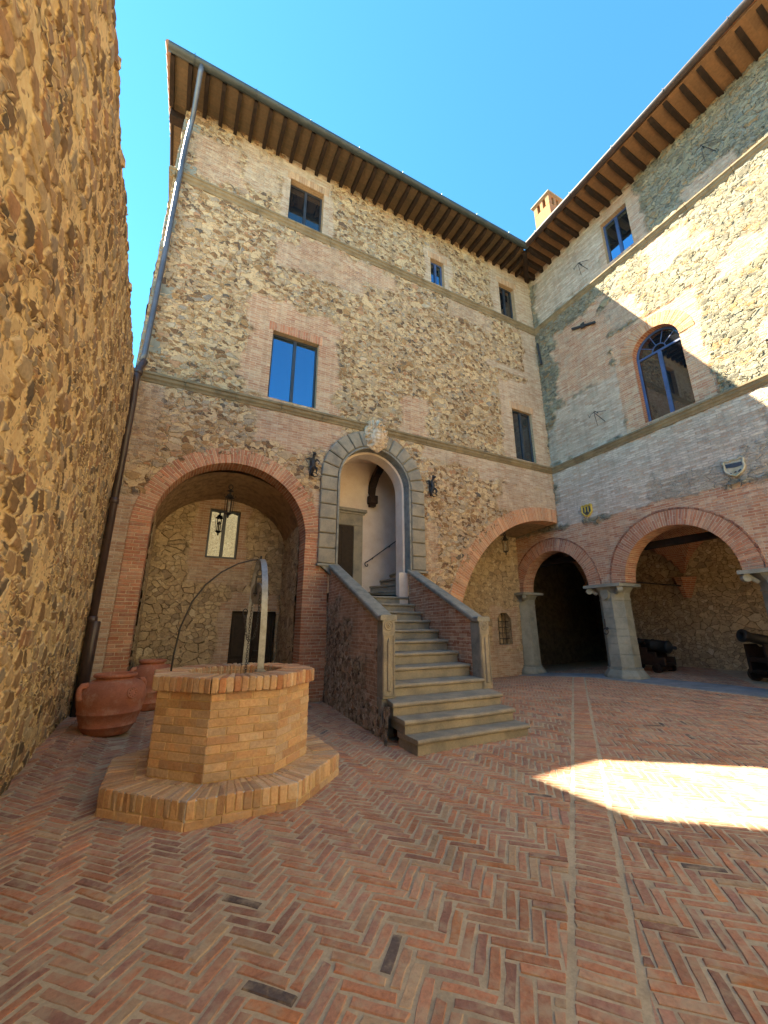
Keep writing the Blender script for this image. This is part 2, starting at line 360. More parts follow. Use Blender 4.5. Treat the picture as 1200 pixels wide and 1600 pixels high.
def zones_eval(U, V, zones):
    """zones: (u0,u1,v0,v1,strength,tone,feather)"""
    nz = fbm(U * 1.7 + 31, V * 2.3 + 5) - .5; z = np.zeros_like(U); t = np.zeros_like(U)
    for u0, u1, v0, v1, st, tn, fe in zones:
        d = np.minimum(np.minimum(U - u0, u1 - U), np.minimum(V - v0, v1 - V)) + nz * fe * 3.2
        k = np.clip(d / max(.06, fe * .5) + .5, 0, 1) * st
        t = np.where(k > z, tn, t); z = np.maximum(z, k)
    return z, t
def wall_grid(name, frame, us, vs, mat, parent, flip=False, hole=None, zones=(), bend=None):
    U, V = np.meshgrid(us, vs, indexing='ij'); nu, nv = U.shape
    W = np.zeros_like(U) if bend is None else bend(U, V)
    pts = [frame(float(a), float(b), float(c)) for a, b, c in zip(U.ravel(), V.ravel(), W.ravel())]
    cu = (us[:-1] + us[1:]) / 2; cv = (vs[:-1] + vs[1:]) / 2
    CU, CV = np.meshgrid(cu, cv, indexing='ij'); keep = np.ones(CU.shape, bool)
    if hole is not None: keep &= ~hole(CU, CV)
    i, j = np.nonzero(keep); a = i * nv + j; q = np.stack([a, a + nv, a + nv + 1, a + 1], 1)
    if flip: q = q[:, ::-1]
    me = bpy.data.meshes.new(name); me.from_pydata(pts, [], q.tolist())
    uvl = me.uv_layers.new(name='UVMap'); uvl.data.foreach_set('uv', np.stack([U.ravel(), V.ravel()], 1)[q.ravel()].astype(np.float32).ravel())
    Z, T = zones_eval(U, V, zones) if zones else (np.zeros_like(U), np.zeros_like(U))
    for nm, arr in (('zone', Z), ('tone', T)):
        at = me.attributes.new(nm, 'FLOAT', 'POINT'); at.data.foreach_set('value', arr.ravel().astype(np.float32))
    me.polygons.foreach_set('use_smooth', np.ones(len(me.polygons), bool))
    bm = bmesh.new(); bm.from_mesh(me)
    bmesh.ops.delete(bm, geom=[v for v in bm.verts if not v.link_faces], context='VERTS')
    o = wloc(parent) if parent else Vector()
    bmesh.ops.translate(bm, verts=bm.verts, vec=-o); bm.to_mesh(me); bm.free()
    me.materials.append(M[mat]); ob = bpy.data.objects.new(name, me); COL.objects.link(ob)
    if parent: ob.parent = parent
    return ob

# brick colours
def bc(kind='red'):
    r = random.random()
    if kind == 'red': base = random.choice([(.45, .20, .115), (.42, .18, .10), (.48, .24, .145), (.39, .175, .11), (.51, .28, .17)])
    elif kind == 'orange': base = random.choice([(.48, .23, .115), (.52, .27, .145), (.45, .22, .12), (.55, .32, .18)])
    elif kind == 'dull': base = random.choice([(.27, .11, .07), (.32, .15, .095), (.24, .11, .08), (.36, .20, .13)])
    elif kind == 'ochre': base = random.choice([(.57, .365, .195), (.60, .40, .225), (.53, .325, .175), (.62, .44, .27), (.47, .28, .16), (.50, .36, .24)])
    elif kind == 'floor':
        base = random.choices([(.43, .22, .14), (.46, .215, .125), (.38, .205, .145), (.45, .265, .17), (.33, .175, .13), (.51, .23, .11), (.14, .11, .10), (.43, .30, .19)],
                              [28, 20, 20, 14, 10, 3, .7, 5])[0]
    elif kind == 'buff': base = random.choice([(.50, .33, .20), (.47, .29, .17), (.54, .38, .24)])
    else: base = (.4, .3, .2)
    k = random.uniform(.85, 1.15); return tuple(min(.7, c * k) for c in base)

def ring(mb, frame, cu, zs, r0, r1, a0, a1, w0, w1, kind, bw=.072, gap=.013, depth_rows=2, split=True, mat=0, mort=1, mcol=(.45, .34, .24)):
    """voussoir bricks from angle a0 to a1 (degrees, 0 = +u), radial r0..r1, face at w1 running back to w0"""
    n = max(3, int(R(abs(a1 - a0)) * (r0 + r1) / 2 / bw)); P = lambda r, a, w: frame(cu + r * math.cos(a), zs + r * math.sin(a), w)
    for i in range(n):
        A0 = R(a0 + (a1 - a0) * i / n); A1 = R(a0 + (a1 - a0) * (i + 1) / n); g = gap / 2 / ((r0 + r1) / 2) * (1 if A1 > A0 else -1)
        A0 += g; A1 -= g
        cutsr = [r0, r1] if (not split or i % 2 == 0) else [r0, r0 + (r1 - r0) * random.choice([.35, .62]), r1]
        for ra, rb in zip(cutsr, cutsr[1:]):
            ra_, rb_ = ra + (0 if ra == r0 else gap / 2), rb - (0 if rb == r1 else gap / 2)
            step = (w1 - w0) / depth_rows; off = 0 if i % 2 else step * .5; k = w1
            while k > w0 + 1e-4:
                lo = max(w0, k - (step if k < w1 else step - off if off else step))
                j = random.uniform(-.004, .004) if k == w1 else 0
                q = lambda w: [P(ra_, A0, w), P(rb_, A0, w), P(rb_, A1, w), P(ra_, A1, w)]
                mb.hexa(q(lo + gap / 2), q(k + j), mat, bc(kind)); k = lo
    m = max(16, n // 3); rr0, rr1, ww = r0 + .007, r1 - .004, w1 - .008
    for i in range(m):
        A0 = R(a0 + (a1 - a0) * i / m); A1 = R(a0 + (a1 - a0) * (i + 1) / m)
        q = lambda w: [P(rr0, A0, w), P(rr1, A0, w), P(rr1, A1, w), P(rr0, A1, w)]
        mb.hexa(q(w0), q(ww), mort, mcol)
def courses(mb, frame, u0, u1, v0, v1, w0, w1, kind, bl=.27, row=.072, gap=.010, mat=0, mort=1, mcol=(.45, .34, .24), stag=True):
    n = max(1, int(round((v1 - v0) / row))); h = (v1 - v0) / n
    for i in range(n):
        u = u0 - (bl * random.uniform(.3, .6) if (i % 2 and stag) else 0)
        while u < u1 - .01:
            e = u + bl * random.uniform(.85, 1.12); a, b = max(u, u0), min(e, u1)
            if u1 - b < .07: b = u1
            if b - a > .03:
                j = random.uniform(-.005, .005)
                mb.box((a + gap / 2 * (a > u0), v0 + h * i + gap / 2, w0), (b - gap / 2 * (b < u1), v0 + h * (i + 1) - gap / 2, w1 + j), mat, bc(kind), f=frame)
            u = b if b == u1 else e
    mb.box((u0 + .004, v0, w0 + .001), (u1 - .004, v1, w1 - .007), mort, mcol, f=frame)
M['mortar_ochre'] = plain('ochre_mortar', (.58, .42, .22), (.50, .35, .18), rough=.95, bump=.006, scale=10, fine=60)
M['mortar'] = plain('lime_mortar', (.60, .48, .34), (.50, .40, .28), rough=.95, bump=.006, scale=10, fine=60)
M['mortar_floor'] = plain('dusty_paving_mortar', (.50, .41, .28), (.41, .335, .23), rough=.95, bump=.006, scale=7, fine=60)

# ------------------------------------------------------------------ pavement
def strip_side(x, y):                          # signed distance from the middle of the diagonal brick band
    ax, ay = 1.753, 1.624; d = Vector((.788, .616)); nx, ny = d.y, -d.x
    return (x - ax) * nx + (y - ay) * ny - .15
def pavement():
    mb = MB(); xs = lines(-2.2, 22, [], .4); ys = lines(-16, 15.6, [], .4)
    nx, ny = len(xs), len(ys)
    idx = mb.add([(x, y, zg(x, y) - .0055) for x in xs for y in ys])
    for i in range(nx - 1):
        for j in range(ny - 1): mb.face((idx[i * ny + j], idx[(i + 1) * ny + j], idx[(i + 1) * ny + j + 1], idx[i * ny + j + 1]), 1)
    L, Wd, g = .290, .0725, .0078
    def brick(cx, cy, ang, l, wd, kind='floor'):
        ca, sa = math.cos(ang), math.sin(ang); col = bc(kind); hl, hw = l / 2 - g, wd / 2 - g * .8
        if random.random() < .04: hl *= random.uniform(.75, .95)
        dz = random.uniform(-.003, .003); tx, ty = random.uniform(-.012, .012), random.uniform(-.03, .03)
        base = [(-hl, -hw), (-hl * .35, -hw), (hl * .35, -hw), (hl, -hw), (hl, hw), (hl * .35, hw), (-hl * .35, hw), (-hl, hw)]
        rot = random.uniform(-.025, .025); ca, sa = math.cos(ang + rot), math.sin(ang + rot)
        top, low = [], []
        for k, (a, b) in enumerate(base):
            a0, b0 = a + random.uniform(-.007, .007), b + random.uniform(-.0045, .0045)
            ins = .007 + abs(random.gauss(0, .0025)); cr = 1 if k in (0, 3, 4, 7) else 0
            a1 = a0 - math.copysign(ins * (1 if cr else 0), a); b1 = b0 - math.copysign(ins * .8, b)
            for lst, (p, q), z in ((low, (a0, b0), -.012), (top, (a1, b1), .0 + dz + p_(a1, b1, tx, ty))):
                x, y = cx + p * ca - q * sa, cy + p * sa + q * ca
                lst.append((x, y, zg(x, y) + z))
        i = mb.add(low); j = mb.add(top); mb.face(j, 0, col)
        for k in range(8): mb.face((i[k], i[(k + 1) % 8], j[(k + 1) % 8], j[k]), 0, col)
    def cut_brick(cx, cy, ang):                    # bricks trimmed along the diagonal band
        sgn = 1 if strip_side(cx, cy) > 0 else -1; ca, sa = math.cos(ang), math.sin(ang); hl, hw = L / 2 - g, Wd / 2 - g * .8
        for sgn in (1, -1):
            P = [(cx + a * ca - b * sa, cy + a * sa + b * ca) for a, b in ((-hl, -hw), (hl, -hw), (hl, hw), (-hl, hw))]; out = []
            f = lambda p: sgn * strip_side(*p) - .172
            for p, q in zip(P, P[1:] + P[:1]):
                fp, fq = f(p), f(q)
                if fp >= 0: out.append(p)
                if fp * fq < 0: t = fp / (fp - fq); out.append((p[0] + (q[0] - p[0]) * t, p[1] + (q[1] - p[1]) * t))
            if len(out) < 3: continue
            area = .5 * abs(sum(p[0] * q[1] - q[0] * p[1] for p, q in zip(out, out[1:] + out[:1])))
            if area < .0022: continue
            mx, my = sum(p[0] for p in out) / len(out), sum(p[1] for p in out) / len(out); col = bc('floor'); dz = random.uniform(-.003, .003)
            out = [(x + random.uniform(-.004, .004), y + random.uniform(-.004, .004)) for x, y in out]
            ins = lambda p: (p[0] + (mx - p[0]) * min(.3, .009 / max(.01, math.hypot(mx - p[0], my - p[1]))), p[1] + (my - p[1]) * min(.3, .009 / max(.01, math.hypot(mx - p[0], my - p[1]))))
            i = mb.add([(x, y, zg(x, y) - .012) for x, y in out]); j = mb.add([(*ins(p), zg(*p) + dz) for p in out]); mb.face(j, 0, col); n_ = len(out)
            for k in range(n_): mb.face((i[k], i[(k + 1) % n_], j[(k + 1) % n_], j[k]), 0, col)
    p_ = lambda a, b, tx, ty: a * tx * .6 + b * ty * .6
    e1 = Vector((.7071, .7071)); e2 = Vector((-.7071, .7071)); n = 4; ox, oy = .35, .12
    def inside(x, y):
        if x < xw(y) - .05 or y < .55 or x > 16.9: return False
        if x < 12 and y > 9.45 and not (-.7 < x < 2.8 or x > 7.0): return False
        if y > 11.7: return False
        if 11.5 < x < 12.75: return False
        if ((x - .8) ** 2 + (y - 5.38) ** 2) < 1.0: return False
        if y < .75 * x - 4.6: return False                       # right of the picture
        return True
    for k in range(-330, 330):
        for j in range(-45, 45):
            for vert in (0, 1):
                if not vert: a, b, ang = k + 2 * n * j + n / 2, k + .5, math.pi / 4
                else: a, b, ang = k + n + 2 * n * j + .5, k + 1 - n / 2, 3 * math.pi / 4
                x, y = ox + (e1.x * a + e2.x * b) * Wd, oy + (e1.y * a + e2.y * b) * Wd
                if inside(x, y): 
                    if x < 11.4 and abs(strip_side(x, y)) < .34:
                        cut_brick(x, y, ang); continue
                    brick(x, y, ang, L, Wd)
    d = Vector((.788, .616)); t = -1.2
    while t < 12.3:
        c = Vector((1.753, 1.624)) + d * t + Vector((.616, -.788)) * .15
        if c.x < 11.4: brick(c.x, c.y, math.atan2(-.788, .616), .29, .0705)
        t += .0705
    return struct(mb.build('courtyard_pavement', ['floorbrick', 'mortar_floor'], recalc=False))
pavement()
mb = MB()
for i in range(12):
    y0, y1 = -.4 + i, .6 + i - .012
    mb.hexa([(11.52, y0, zg(11.5, y0) - .1), (12.78, y0, zg(12.7, y0) - .1), (12.78, y1, zg(12.7, y1) - .1), (11.52, y1, zg(11.5, y1) - .1)],
            [(11.52, y0, zg(11.5, y0) + .012), (12.78, y0, zg(12.7, y0) + .012), (12.78, y1, zg(12.7, y1) + .012), (11.52, y1, zg(11.5, y1) + .012)])
struct(mb.build('stone_threshold', 'slab', bevel=.006))
mb = MB(); mb.poly([(-120, -120, -.6), (120, -120, -.6), (120, 120, -.6), (-120, 120, -.6)])
struct(mb.build('ground', 'mortar_floor'))

# ------------------------------------------------------------------ shared building parts
def window(parent, frame, u0, u1, v0, v1, depth, paint, glass, mull=True, reveal='brickpale', bar=.05, arch=False, name='window', transom=None, split=False):
    """glazed casement set back in its reveal; frame and glazing are sub-parts"""
    W = MB(); t = .004; d = depth
    W.poly([frame(u0, v0, 0), frame(u0, v1, 0), frame(u0, v1, -d), frame(u0, v0, -d)]); W.poly([frame(u1, v0, 0), frame(u1, v1, 0), frame(u1, v1, -d), frame(u1, v0, -d)])
    W.poly([frame(u0, v0, 0), frame(u1, v0, 0), frame(u1, v0, -d), frame(u0, v0, -d)])
    if not arch: W.poly([frame(u0, v1, 0), frame(u1, v1, 0), frame(u1, v1, -d), frame(u0, v1, -d)])
    else:
        c, r = (u0 + u1) / 2, (u1 - u0) / 2
        for k in range(16):
            a, b = math.pi * k / 16, math.pi * (k + 1) / 16
            W.poly([frame(c + r * math.cos(a), v1 + r * math.sin(a), 0), frame(c + r * math.cos(b), v1 + r * math.sin(b), 0), frame(c + r * math.cos(b), v1 + r * math.sin(b), -d), frame(c + r * math.cos(a), v1 + r * math.sin(a), -d)])
    wo = W.build(name, reveal, parent)
    F = MB(); b = bar; w0, w1 = -d + .01, -d + .06
    def bx(a, c, e, g, z0=w0, z1=w1): F.box((a, c, z0), (e, g, z1), f=frame)
    bx(u0, v0, u0 + b, v1); bx(u1 - b, v0, u1, v1); bx(u0 + b, v0, u1 - b, v0 + b * 1.2); bx(u0 + b, v1 - b, u1 - b, v1)
    um = (u0 + u1) / 2
    if mull: bx(um - b * .75, v0 + b * 1.2, um + b * .75, v1 - b, w0, w1 + .015)
    if arch:
        c, r = um, (u1 - u0) / 2
        def arc(r0, r1, a0=0, a1=180, n=20):
            for k in range(n):
                A, B = R(a0 + (a1 - a0) * k / n), R(a0 + (a1 - a0) * (k + 1) / n)
                q = lambda w: [frame(c + r0 * math.cos(A), v1 + r0 * math.sin(A), w), frame(c + r1 * math.cos(A), v1 + r1 * math.sin(A), w), frame(c + r1 * math.cos(B), v1 + r1 * math.sin(B), w), frame(c + r0 * math.cos(B), v1 + r0 * math.sin(B), w)]
                F.hexa(q(w0), q(w1))
        arc(r - b, r); arc(r * .26, r * .26 + .03)
        for a in (36, 72, 108, 144):
            ca, sa = math.cos(R(a)), math.sin(R(a)); nx, ny = -sa * .012, ca * .012
            q = lambda w: [frame(c + rr * ca + s * nx, v1 + rr * sa + s * ny, w) for rr, s in ((r * .27, -1), (r - b, -1), (r - b, 1), (r * .27, 1))]
            F.hexa(q(w0), q(w1 - .02))
    F.build('frame', paint, wo, bevel=.004)
    G = MB(); z = -d + .03
    if arch:
        c, r = um, (u1 - u0) / 2
        G.poly([frame(u0, v0, z), frame(u1, v0, z)] + [frame(c + r * math.cos(math.pi * k / 20), v1 + r * math.sin(math.pi * k / 20), z) for k in range(21)])
    else: G.poly([frame(u0, v0, z), frame(u1, v0, z), frame(u1, v1, z), frame(u0, v1, z)])
    G.build('pane', glass, wo)
    return wo
def string_course(parent, a, b, out, h=.20, proj=.13, mat='string'):
    """moulded ledge from a to b (top back edge); out = outward unit vector"""
    o = Vector(out); mb = MB(); A, B = Vector(a), Vector(b); Lg = (B - A).length; n = max(1, int(Lg / 1.1)); t = (B - A) / n
    prof = [(-.04, 0), (proj, -.01), (proj, -.065), (proj * .72, -.085), (proj * .62, -.14), (proj * .3, -.175), (.02, -h), (-.04, -h)]
    for k in range(n):
        jz = random.uniform(-.004, .004); jp = random.uniform(-.004, .004)
        P = A + t * k + t.normalized() * .003; Q = A + t * (k + 1) - t.normalized() * .003
        f = lambda c: [c + o * (q[0] + jp) + Vector((0, 0, q[1] + jz)) for q in prof]
        mb.hexa(f(P), f(Q))
    return mb.build('string_course', mat, parent, bevel=.006)

# ================================================================== main wing (closes the courtyard)
ZA0, ZA1 = 7.15, 13.28
zgA = lambda x: 15.82 + .2 * (x + 1.75) / 12.45        # top of its eave
zgB = lambda y: 16.02 + .25 * min(8.5, 8.41 - y) / 7
wa = thing('palace_wing', 'tall stone and brick wing closing the courtyard, with the arched doorway above the stone stairs', 'building', (5.3, YA, 0))
A_win = [(1.70, 2.78, 13.42, 15.08), (6.88, 7.47, 13.52, 14.62), (10.2, 11.02, 13.5, 15.08), (1.58, 2.87, 7.32, 9.37), (10.26, 11.24, 7.36, 9.36)]
AR = (1.12, 3.69, 1.66, 2.04)      # left arch
DR = (4.68, 5.42, 1.06, 1.58)      # doorway
GR = (11.55, .95, 4.25, 4.73)      # big arch running into the side wing
def holeA(U, V):
    h = np.zeros(U.shape, bool)
    for a, b, c, d in A_win: h |= (U > a) & (U < b) & (V > c) & (V < d)
    for (c, z, r0, r1), lo in ((AR, -1), (DR, 2.2), (GR, -1)):
        m = r0 + (r1 - r0) * .55
        h |= np.where(V > z, (U - c) ** 2 + (V - z) ** 2 < m * m, (np.abs(U - c) < m) & (V > lo))
    h |= (U > 3.2) & (U < 3.7) & (V > 3.15) & (V < 5.4)
    h |= (U > 5.7) & (U < 6.16) & (V > 3.15) & (V < 5.4)
    h |= V > np.array(zgA(U)) + .05
    h |= (U < XL) & (V > 6.7)
    return h
zA = [(.95, 3.5, 7.2, 10.3, .92, .12, .22), (1.45, 3.1, 13.3, 16, .95, .8, .12), (6.6, 7.8, 13.3, 15.0, .95, .8, .12), (9.75, 12, 13.3, 16.2, .95, .75, .15),
      (9.7, 12, 7.2, 10.6, .95, .65, .15), (11.2, 12, 10.6, 13.3, .9, .8, .12), (2.2, 5.5, 12.3, 13.05, .75, .15, .24), (1.5, 4.3, 11.7, 12.4, .75, .35, .2),
      (5.6, 6.5, 7.3, 8.6, .85, .15, .16), (1.3, 3.6, 6.05, 7.1, .85, .25, .24), (8.5, 12, 6.3, 7.15, .95, .7, .18), (6.3, 9, 6.6, 7.15, .85, .65, .16),
      (9.3, 12, 5.4, 6.4, .8, .6, .22), (-1.4, -.6, 0, 4.2, .95, .45, .14), (2.6, 3.6, -.1, 3.1, 1, 0, .1), (2.9, 3.3, 3, 5, .9, .4, .1), (6.0, 7.6, 0, 2.7, .9, .05, .1),
      (-1.0, .3, 13.6, 15, .7, .35, .2), (.3, 1.4, 14.1, 15.5, .7, .75, .2), (9.2, 11.9, 10.9, 11.15, .9, .8, .05), (6.2, 6.75, 3.1, 4.6, .5, .5, .1), (7.6, 9.6, 12.4, 13.1, .6, .6, .16), (-1.4, -.7, 5, 7, .5, .7, .15)]
cu = [c for a, b, _, _ in A_win for c in (a, b)]; cvv = [c for _, _, a, b in A_win for c in (a, b)]
wall_grid('wall', fA, lines(XL - .4, XB, cu + [XL], .05), lines(-.3, 16.2, cvv, .05), 'wallA', wa, hole=holeA, zones=zA)
# west flank and inside of the corner (seen edge-on past the boundary wall)
wall_grid('side_wall', lambda u, v, w: (XL - w, u, v), lines(YA, 24, [], .12), lines(-.3, 16.0, [], .12), 'wallA', wa, flip=True, zones=zA)
# limestone corner blocks
mb = MB(); z = 7.3; k = 0
while z < 15.4:
    h = random.uniform(.28, .5); l = random.uniform(.3, .5) if k % 2 else random.uniform(.18, .3)
    if random.random() < .7:
        mb = MB(); mb.box((XL - .012, YA - .012, z), (XL + l, YA + (.35 if k % 2 else .55), z + h - .015), 0); mb.build('corner_stone', 'pillar', wa, bevel=.02, seg=2, jitter=.002)
    z += h; k += 1
string_course(wa, (XL - .1, YA, ZA0), (XB - .0, YA, ZA0 + .14), (0, -1, 0), h=.22)
string_course(wa, (XL - .1, YA, ZA1), (XB - .0, YA, ZA1 + .12), (0, -1, 0), h=.24)
string_course(wa, (XL, YA - .1, ZA1), (XL, 14, ZA1), (-1, 0, 0), h=.24)
wn_ = [('frame_dark', 'glass_dim', 'brickpale', .24), ('frame_blue', 'glass_sky', 'brickpale', .2), ('frame_dark', 'glass_dim', 'brickpale', .22), ('frame_dark', 'glass_sky', 'brickpale', .2), ('frame_dark', 'glass_dim', 'brickpale', .16)]
for (a, b, c, d), (p, g, rv, dep) in zip(A_win, wn_):
    window(wa, fA, a, b, c, d, dep, p, g, reveal=rv, bar=.055)
# flat brick lintels over the window heads
for (a, b, c, d) in A_win:
    mb = MB(); u = a - .12
    while u < b + .1:
        mb.box((u + .004, d + .004, -.1), (u + .066, d + random.choice([.26, .27, .28]), .012 + random.uniform(-.003, .003)), 0, bc('red' if d == 9.37 else 'buff'), f=fA); u += .072
    mb.box((a - .12, d + .003, -.1), (b + .12, d + .25, .002), 1, f=fA)
    mb.build('lintel', ['brick', 'mortar'], wa, bevel=.005)
# ---- left arch with its vaulted recess
mb = MB(); c, z, r0, r1 = AR
ring(mb, fA, c, z, r0, r1, 0, 180, -.5, .018, 'red', bw=.075)
courses(mb, fA, c - r1, c - r0, 0, z, -.5, .015, 'red', bl=.28)
courses(mb, fA, c + r0, c + r1, 3.0, z, -.5, .015, 'red', bl=.28)
courses(mb, fA, c + r0, 3.40, 0, 3.0, -.5, .018, 'red', bl=.28)
mb.build('arch_ring', ['brick', 'mortar'], wa, bevel=.006)
YR = 11.6
rz = [(.35, 1.75, 3.1, 5.15, .95, .35, .1), (1.2, 1.55, -.1, 2.3, .9, .5, .08), (1.5, 2.7, 2.0, 2.5, .9, .5, .08), (.3, 1.9, 2.7, 3.4, .8, .6, .14)]
rw = (.70, 1.50, 3.40, 4.76); rd = (1.53, 2.68, -.2, 2.03)
def hR(U, V): return ((U > rw[0]) & (U < rw[1]) & (V > rw[2]) & (V < rw[3])) | ((U > rd[0]) & (U < rd[1]) & (V < rd[3]))
fR = lambda u, v, w: (u, YR - w, v)
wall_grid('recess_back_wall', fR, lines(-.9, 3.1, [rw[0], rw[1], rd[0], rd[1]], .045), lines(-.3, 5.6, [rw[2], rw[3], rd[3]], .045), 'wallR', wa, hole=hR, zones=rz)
for sx, fl in ((c - r0 + .0, False), (c + r0 - .0, True)):
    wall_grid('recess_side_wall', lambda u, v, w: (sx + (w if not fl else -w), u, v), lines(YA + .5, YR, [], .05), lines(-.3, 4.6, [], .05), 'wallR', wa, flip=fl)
mb = MB(); n = 28; prof = []
for k in range(n + 1):
    a = math.pi * k / n; prof.append((c - 1.74 * math.cos(a), 3.72 + 1.56 * math.sin(a)))
nn = 8
for q in range(nn):
    y0, y1 = YA + .45 + (YR - YA - .4) * q / nn, YA + .45 + (YR - YA - .4) * (q + 1) / nn
    for k in range(n):
        (a, b), (d, e) = prof[k], prof[k + 1]; dz = lambda y: -.28 * (y - YA - .45) / 2
        mb.poly([(a, y0, b + dz(y0)), (d, y0, e + dz(y0)), (d, y1, e + dz(y1)), (a, y1, b + dz(y1))])
mb.build('recess_vault', 'limewash', wa, smooth=True)
window(wa, fR, *rw, .16, 'frame_dark', 'glass_mirror', reveal='brickpale', bar=.055)
def plank_door(parent, frame, u0, u1, v0, v1, d, name='door', mat='wood_door', leaves=2):
    mb = MB(); um = (u0 + u1) / 2
    mb.box((u0, v0, -d - .06), (u1, v1, -d), f=frame)
    spans = [(u0, um - .006), (um + .006, u1)] if leaves == 2 else [(u0, u1)]
    for a, b in spans:
        for p, q in ((v0 + .08, v0 + .72), (v0 + .84, v1 - .1)):
            for (x0, y0, x1, y1) in ((a + .05, p, b - .05, p + .05), (a + .05, q - .05, b - .05, q), (a + .05, p + .05, a + .1, q - .05), (b - .1, p + .05, b - .05, q - .05)):
                mb.box((x0, y0, -d + .001), (x1, y1, -d + .022), f=frame)
        mb.box((a, v0, -d + .002), (a + .045, v1, -d + .03), f=frame); mb.box((b - .045, v0, -d + .002), (b, v1, -d + .03), f=frame)
        mb.box((a + .05, (v0 + v1) * .5 - .3, -d + .002), (b - .05, (v0 + v1) * .5 - .21, -d + .027), f=frame)
    o = mb.build(name, mat, parent, bevel=.006)
    hb = MB(); hb.tube([frame(um + .07, v0 + 1.0, -d + .02), frame(um + .07, v0 + 1.0, -d + .08), frame(um + .17, v0 + .99, -d + .08)], .011)
    hb.build('handle', 'iron', o)
    return o
plank_door(wa, fR, rd[0], rd[1], 0.02, rd[3], .14)
# ---- doorway: rusticated sandstone surround
c, z, r0, r1 = DR
sur = MB(); P = lambda r, a, w: fA(c + r * math.cos(a), z + r * math.sin(a), w)
for k in range(24):
    a, b = math.pi * k / 24, math.pi * (k + 1) / 24
    q = lambda w, i, o: [P(i, a, w), P(o, a, w), P(o, b, w), P(i, b, w)]
    sur.hexa(q(-.22, r0, r1 - .03), q(.035, r0, r1 - .03))
    sur.hexa(q(.035, r0 + .0, r0 + .055), q(.085, r0 + .0, r0 + .055))
for s in (-1, 1):
    e = lambda a, b: (min(c + s * a, c + s * b), max(c + s * a, c + s * b))
    x0, x1 = e(r0, r1 - .03); sur.box((x0, 3.06, -.22), (x1, z, .035), f=fA)
    x0, x1 = e(r0, r0 + .055); sur.box((x0, 3.06, .035), (x1, z, .085), f=fA)
ds = sur.build('doorway_surround', 'serena_dark', wa, bevel=.008)
nv = 13
for i in range(nv):
    if i == 6: continue
    a0, a1 = R(180 * i / nv) + .012, R(180 * (i + 1) / nv) - .012
    mb = MB(); q = lambda w, s=0: [P(r0 + .075 + s, a0 + s / 1.3, w), P(r1 - s, a0 + s / 1.3, w), P(r1 - s, (a0 + a1) / 2, w), P(r1 - s, a1 - s / 1.3, w), P(r0 + .075 + s, a1 - s / 1.3, w), P(r0 + .075 + s, (a0 + a1) / 2, w)]
    mb.hexa(q(0), q(.075)); mb.hexa(q(.0755, .0), q(.095, .022)); mb.build('voussoir', 'serena', ds, bevel=.007, seg=2, jitter=.0015)
for s in (-1, 1):
    nb = 6; h = (z - 3.12) / nb
    for i in range(nb):
        a, b = c + s * (r0 + .075), c + s * r1; x0, x1 = min(a, b), max(a, b); mb = MB()
        mb.box((x0, 3.12 + h * i + .012, 0), (x1, 3.12 + h * (i + 1) - .012, .075), f=fA)
        e = .022; lo = [fA(x0, 3.12 + h * i + .012, .0755), fA(x1, 3.12 + h * i + .012, .0755), fA(x1, 3.12 + h * (i + 1) - .012, .0755), fA(x0, 3.12 + h * (i + 1) - .012, .0755)]
        hi = [fA(x0 + e, 3.12 + h * i + .012 + e, .095), fA(x1 - e, 3.12 + h * i + .012 + e, .095), fA(x1 - e, 3.12 + h * (i + 1) - .012 - e, .095), fA(x0 + e, 3.12 + h * (i + 1) - .012 - e, .095)]
        mb.hexa(lo, hi); mb.build('quoin_block', 'serena', ds, bevel=.007, seg=2, jitter=.0015)
mb = MB()   # small corbel under the left jamb
mb.hexa([fA(3.12, 3.1, 0), fA(3.62, 3.1, 0), fA(3.62, 2.78, 0), fA(3.5, 2.78, 0)], [fA(3.12, 3.1, .12), fA(3.62, 3.1, .12), fA(3.62, 2.78, .12), fA(3.5, 2.78, .12)])
mb.box((3.07, 3.05, 0), (3.64, 3.11, .14), f=fA); mb.build('jamb_corbel', 'serena_dark', ds, bevel=.01)
mb = MB(); mb.box((5.72, 3.05, 0), (6.29, 3.11, .14), f=fA); mb.build('jamb_corbel', 'serena_dark', ds, bevel=.01)
# carved coat of arms over the doorway
def relief(name, mat, parent, frame, cu, cv, outline, depth, height, w0=0., n=160, rings=40):
    mb = MB(); rows = []
    for k in range(rings + 1):
        t = k / rings; row = []
        for q in range(n):
            th = 2 * math.pi * q / n; r = outline(th) * t; u, v = r * math.cos(th), r * math.sin(th)
            row.append(frame(cu + u, cv + v, w0 + depth * height(t, th, u, v)))
        rows.append(mb.add(row))
    back = mb.add([frame(cu + outline(2 * math.pi * q / n) * math.cos(2 * math.pi * q / n), cv + outline(2 * math.pi * q / n) * math.sin(2 * math.pi * q / n), w0 - .02) for q in range(n)])
    rows.append(back)
    for A_, B_ in zip(rows, rows[1:]):
        for q in range(n): mb.face((A_[q], A_[(q + 1) % n], B_[(q + 1) % n], B_[q]))
    return mb.build(name, mat, parent, smooth=True)
def ol(th):
    x, y = math.cos(th), math.sin(th); base = 1 / math.sqrt((x / .36) ** 2 + (y / .50) ** 2)
    return base * (1 + .045 * math.cos(9 * th + .6) + .03 * math.cos(17 * th) - .12 * max(0, -y - .75) + .05 * max(0, y - .8))
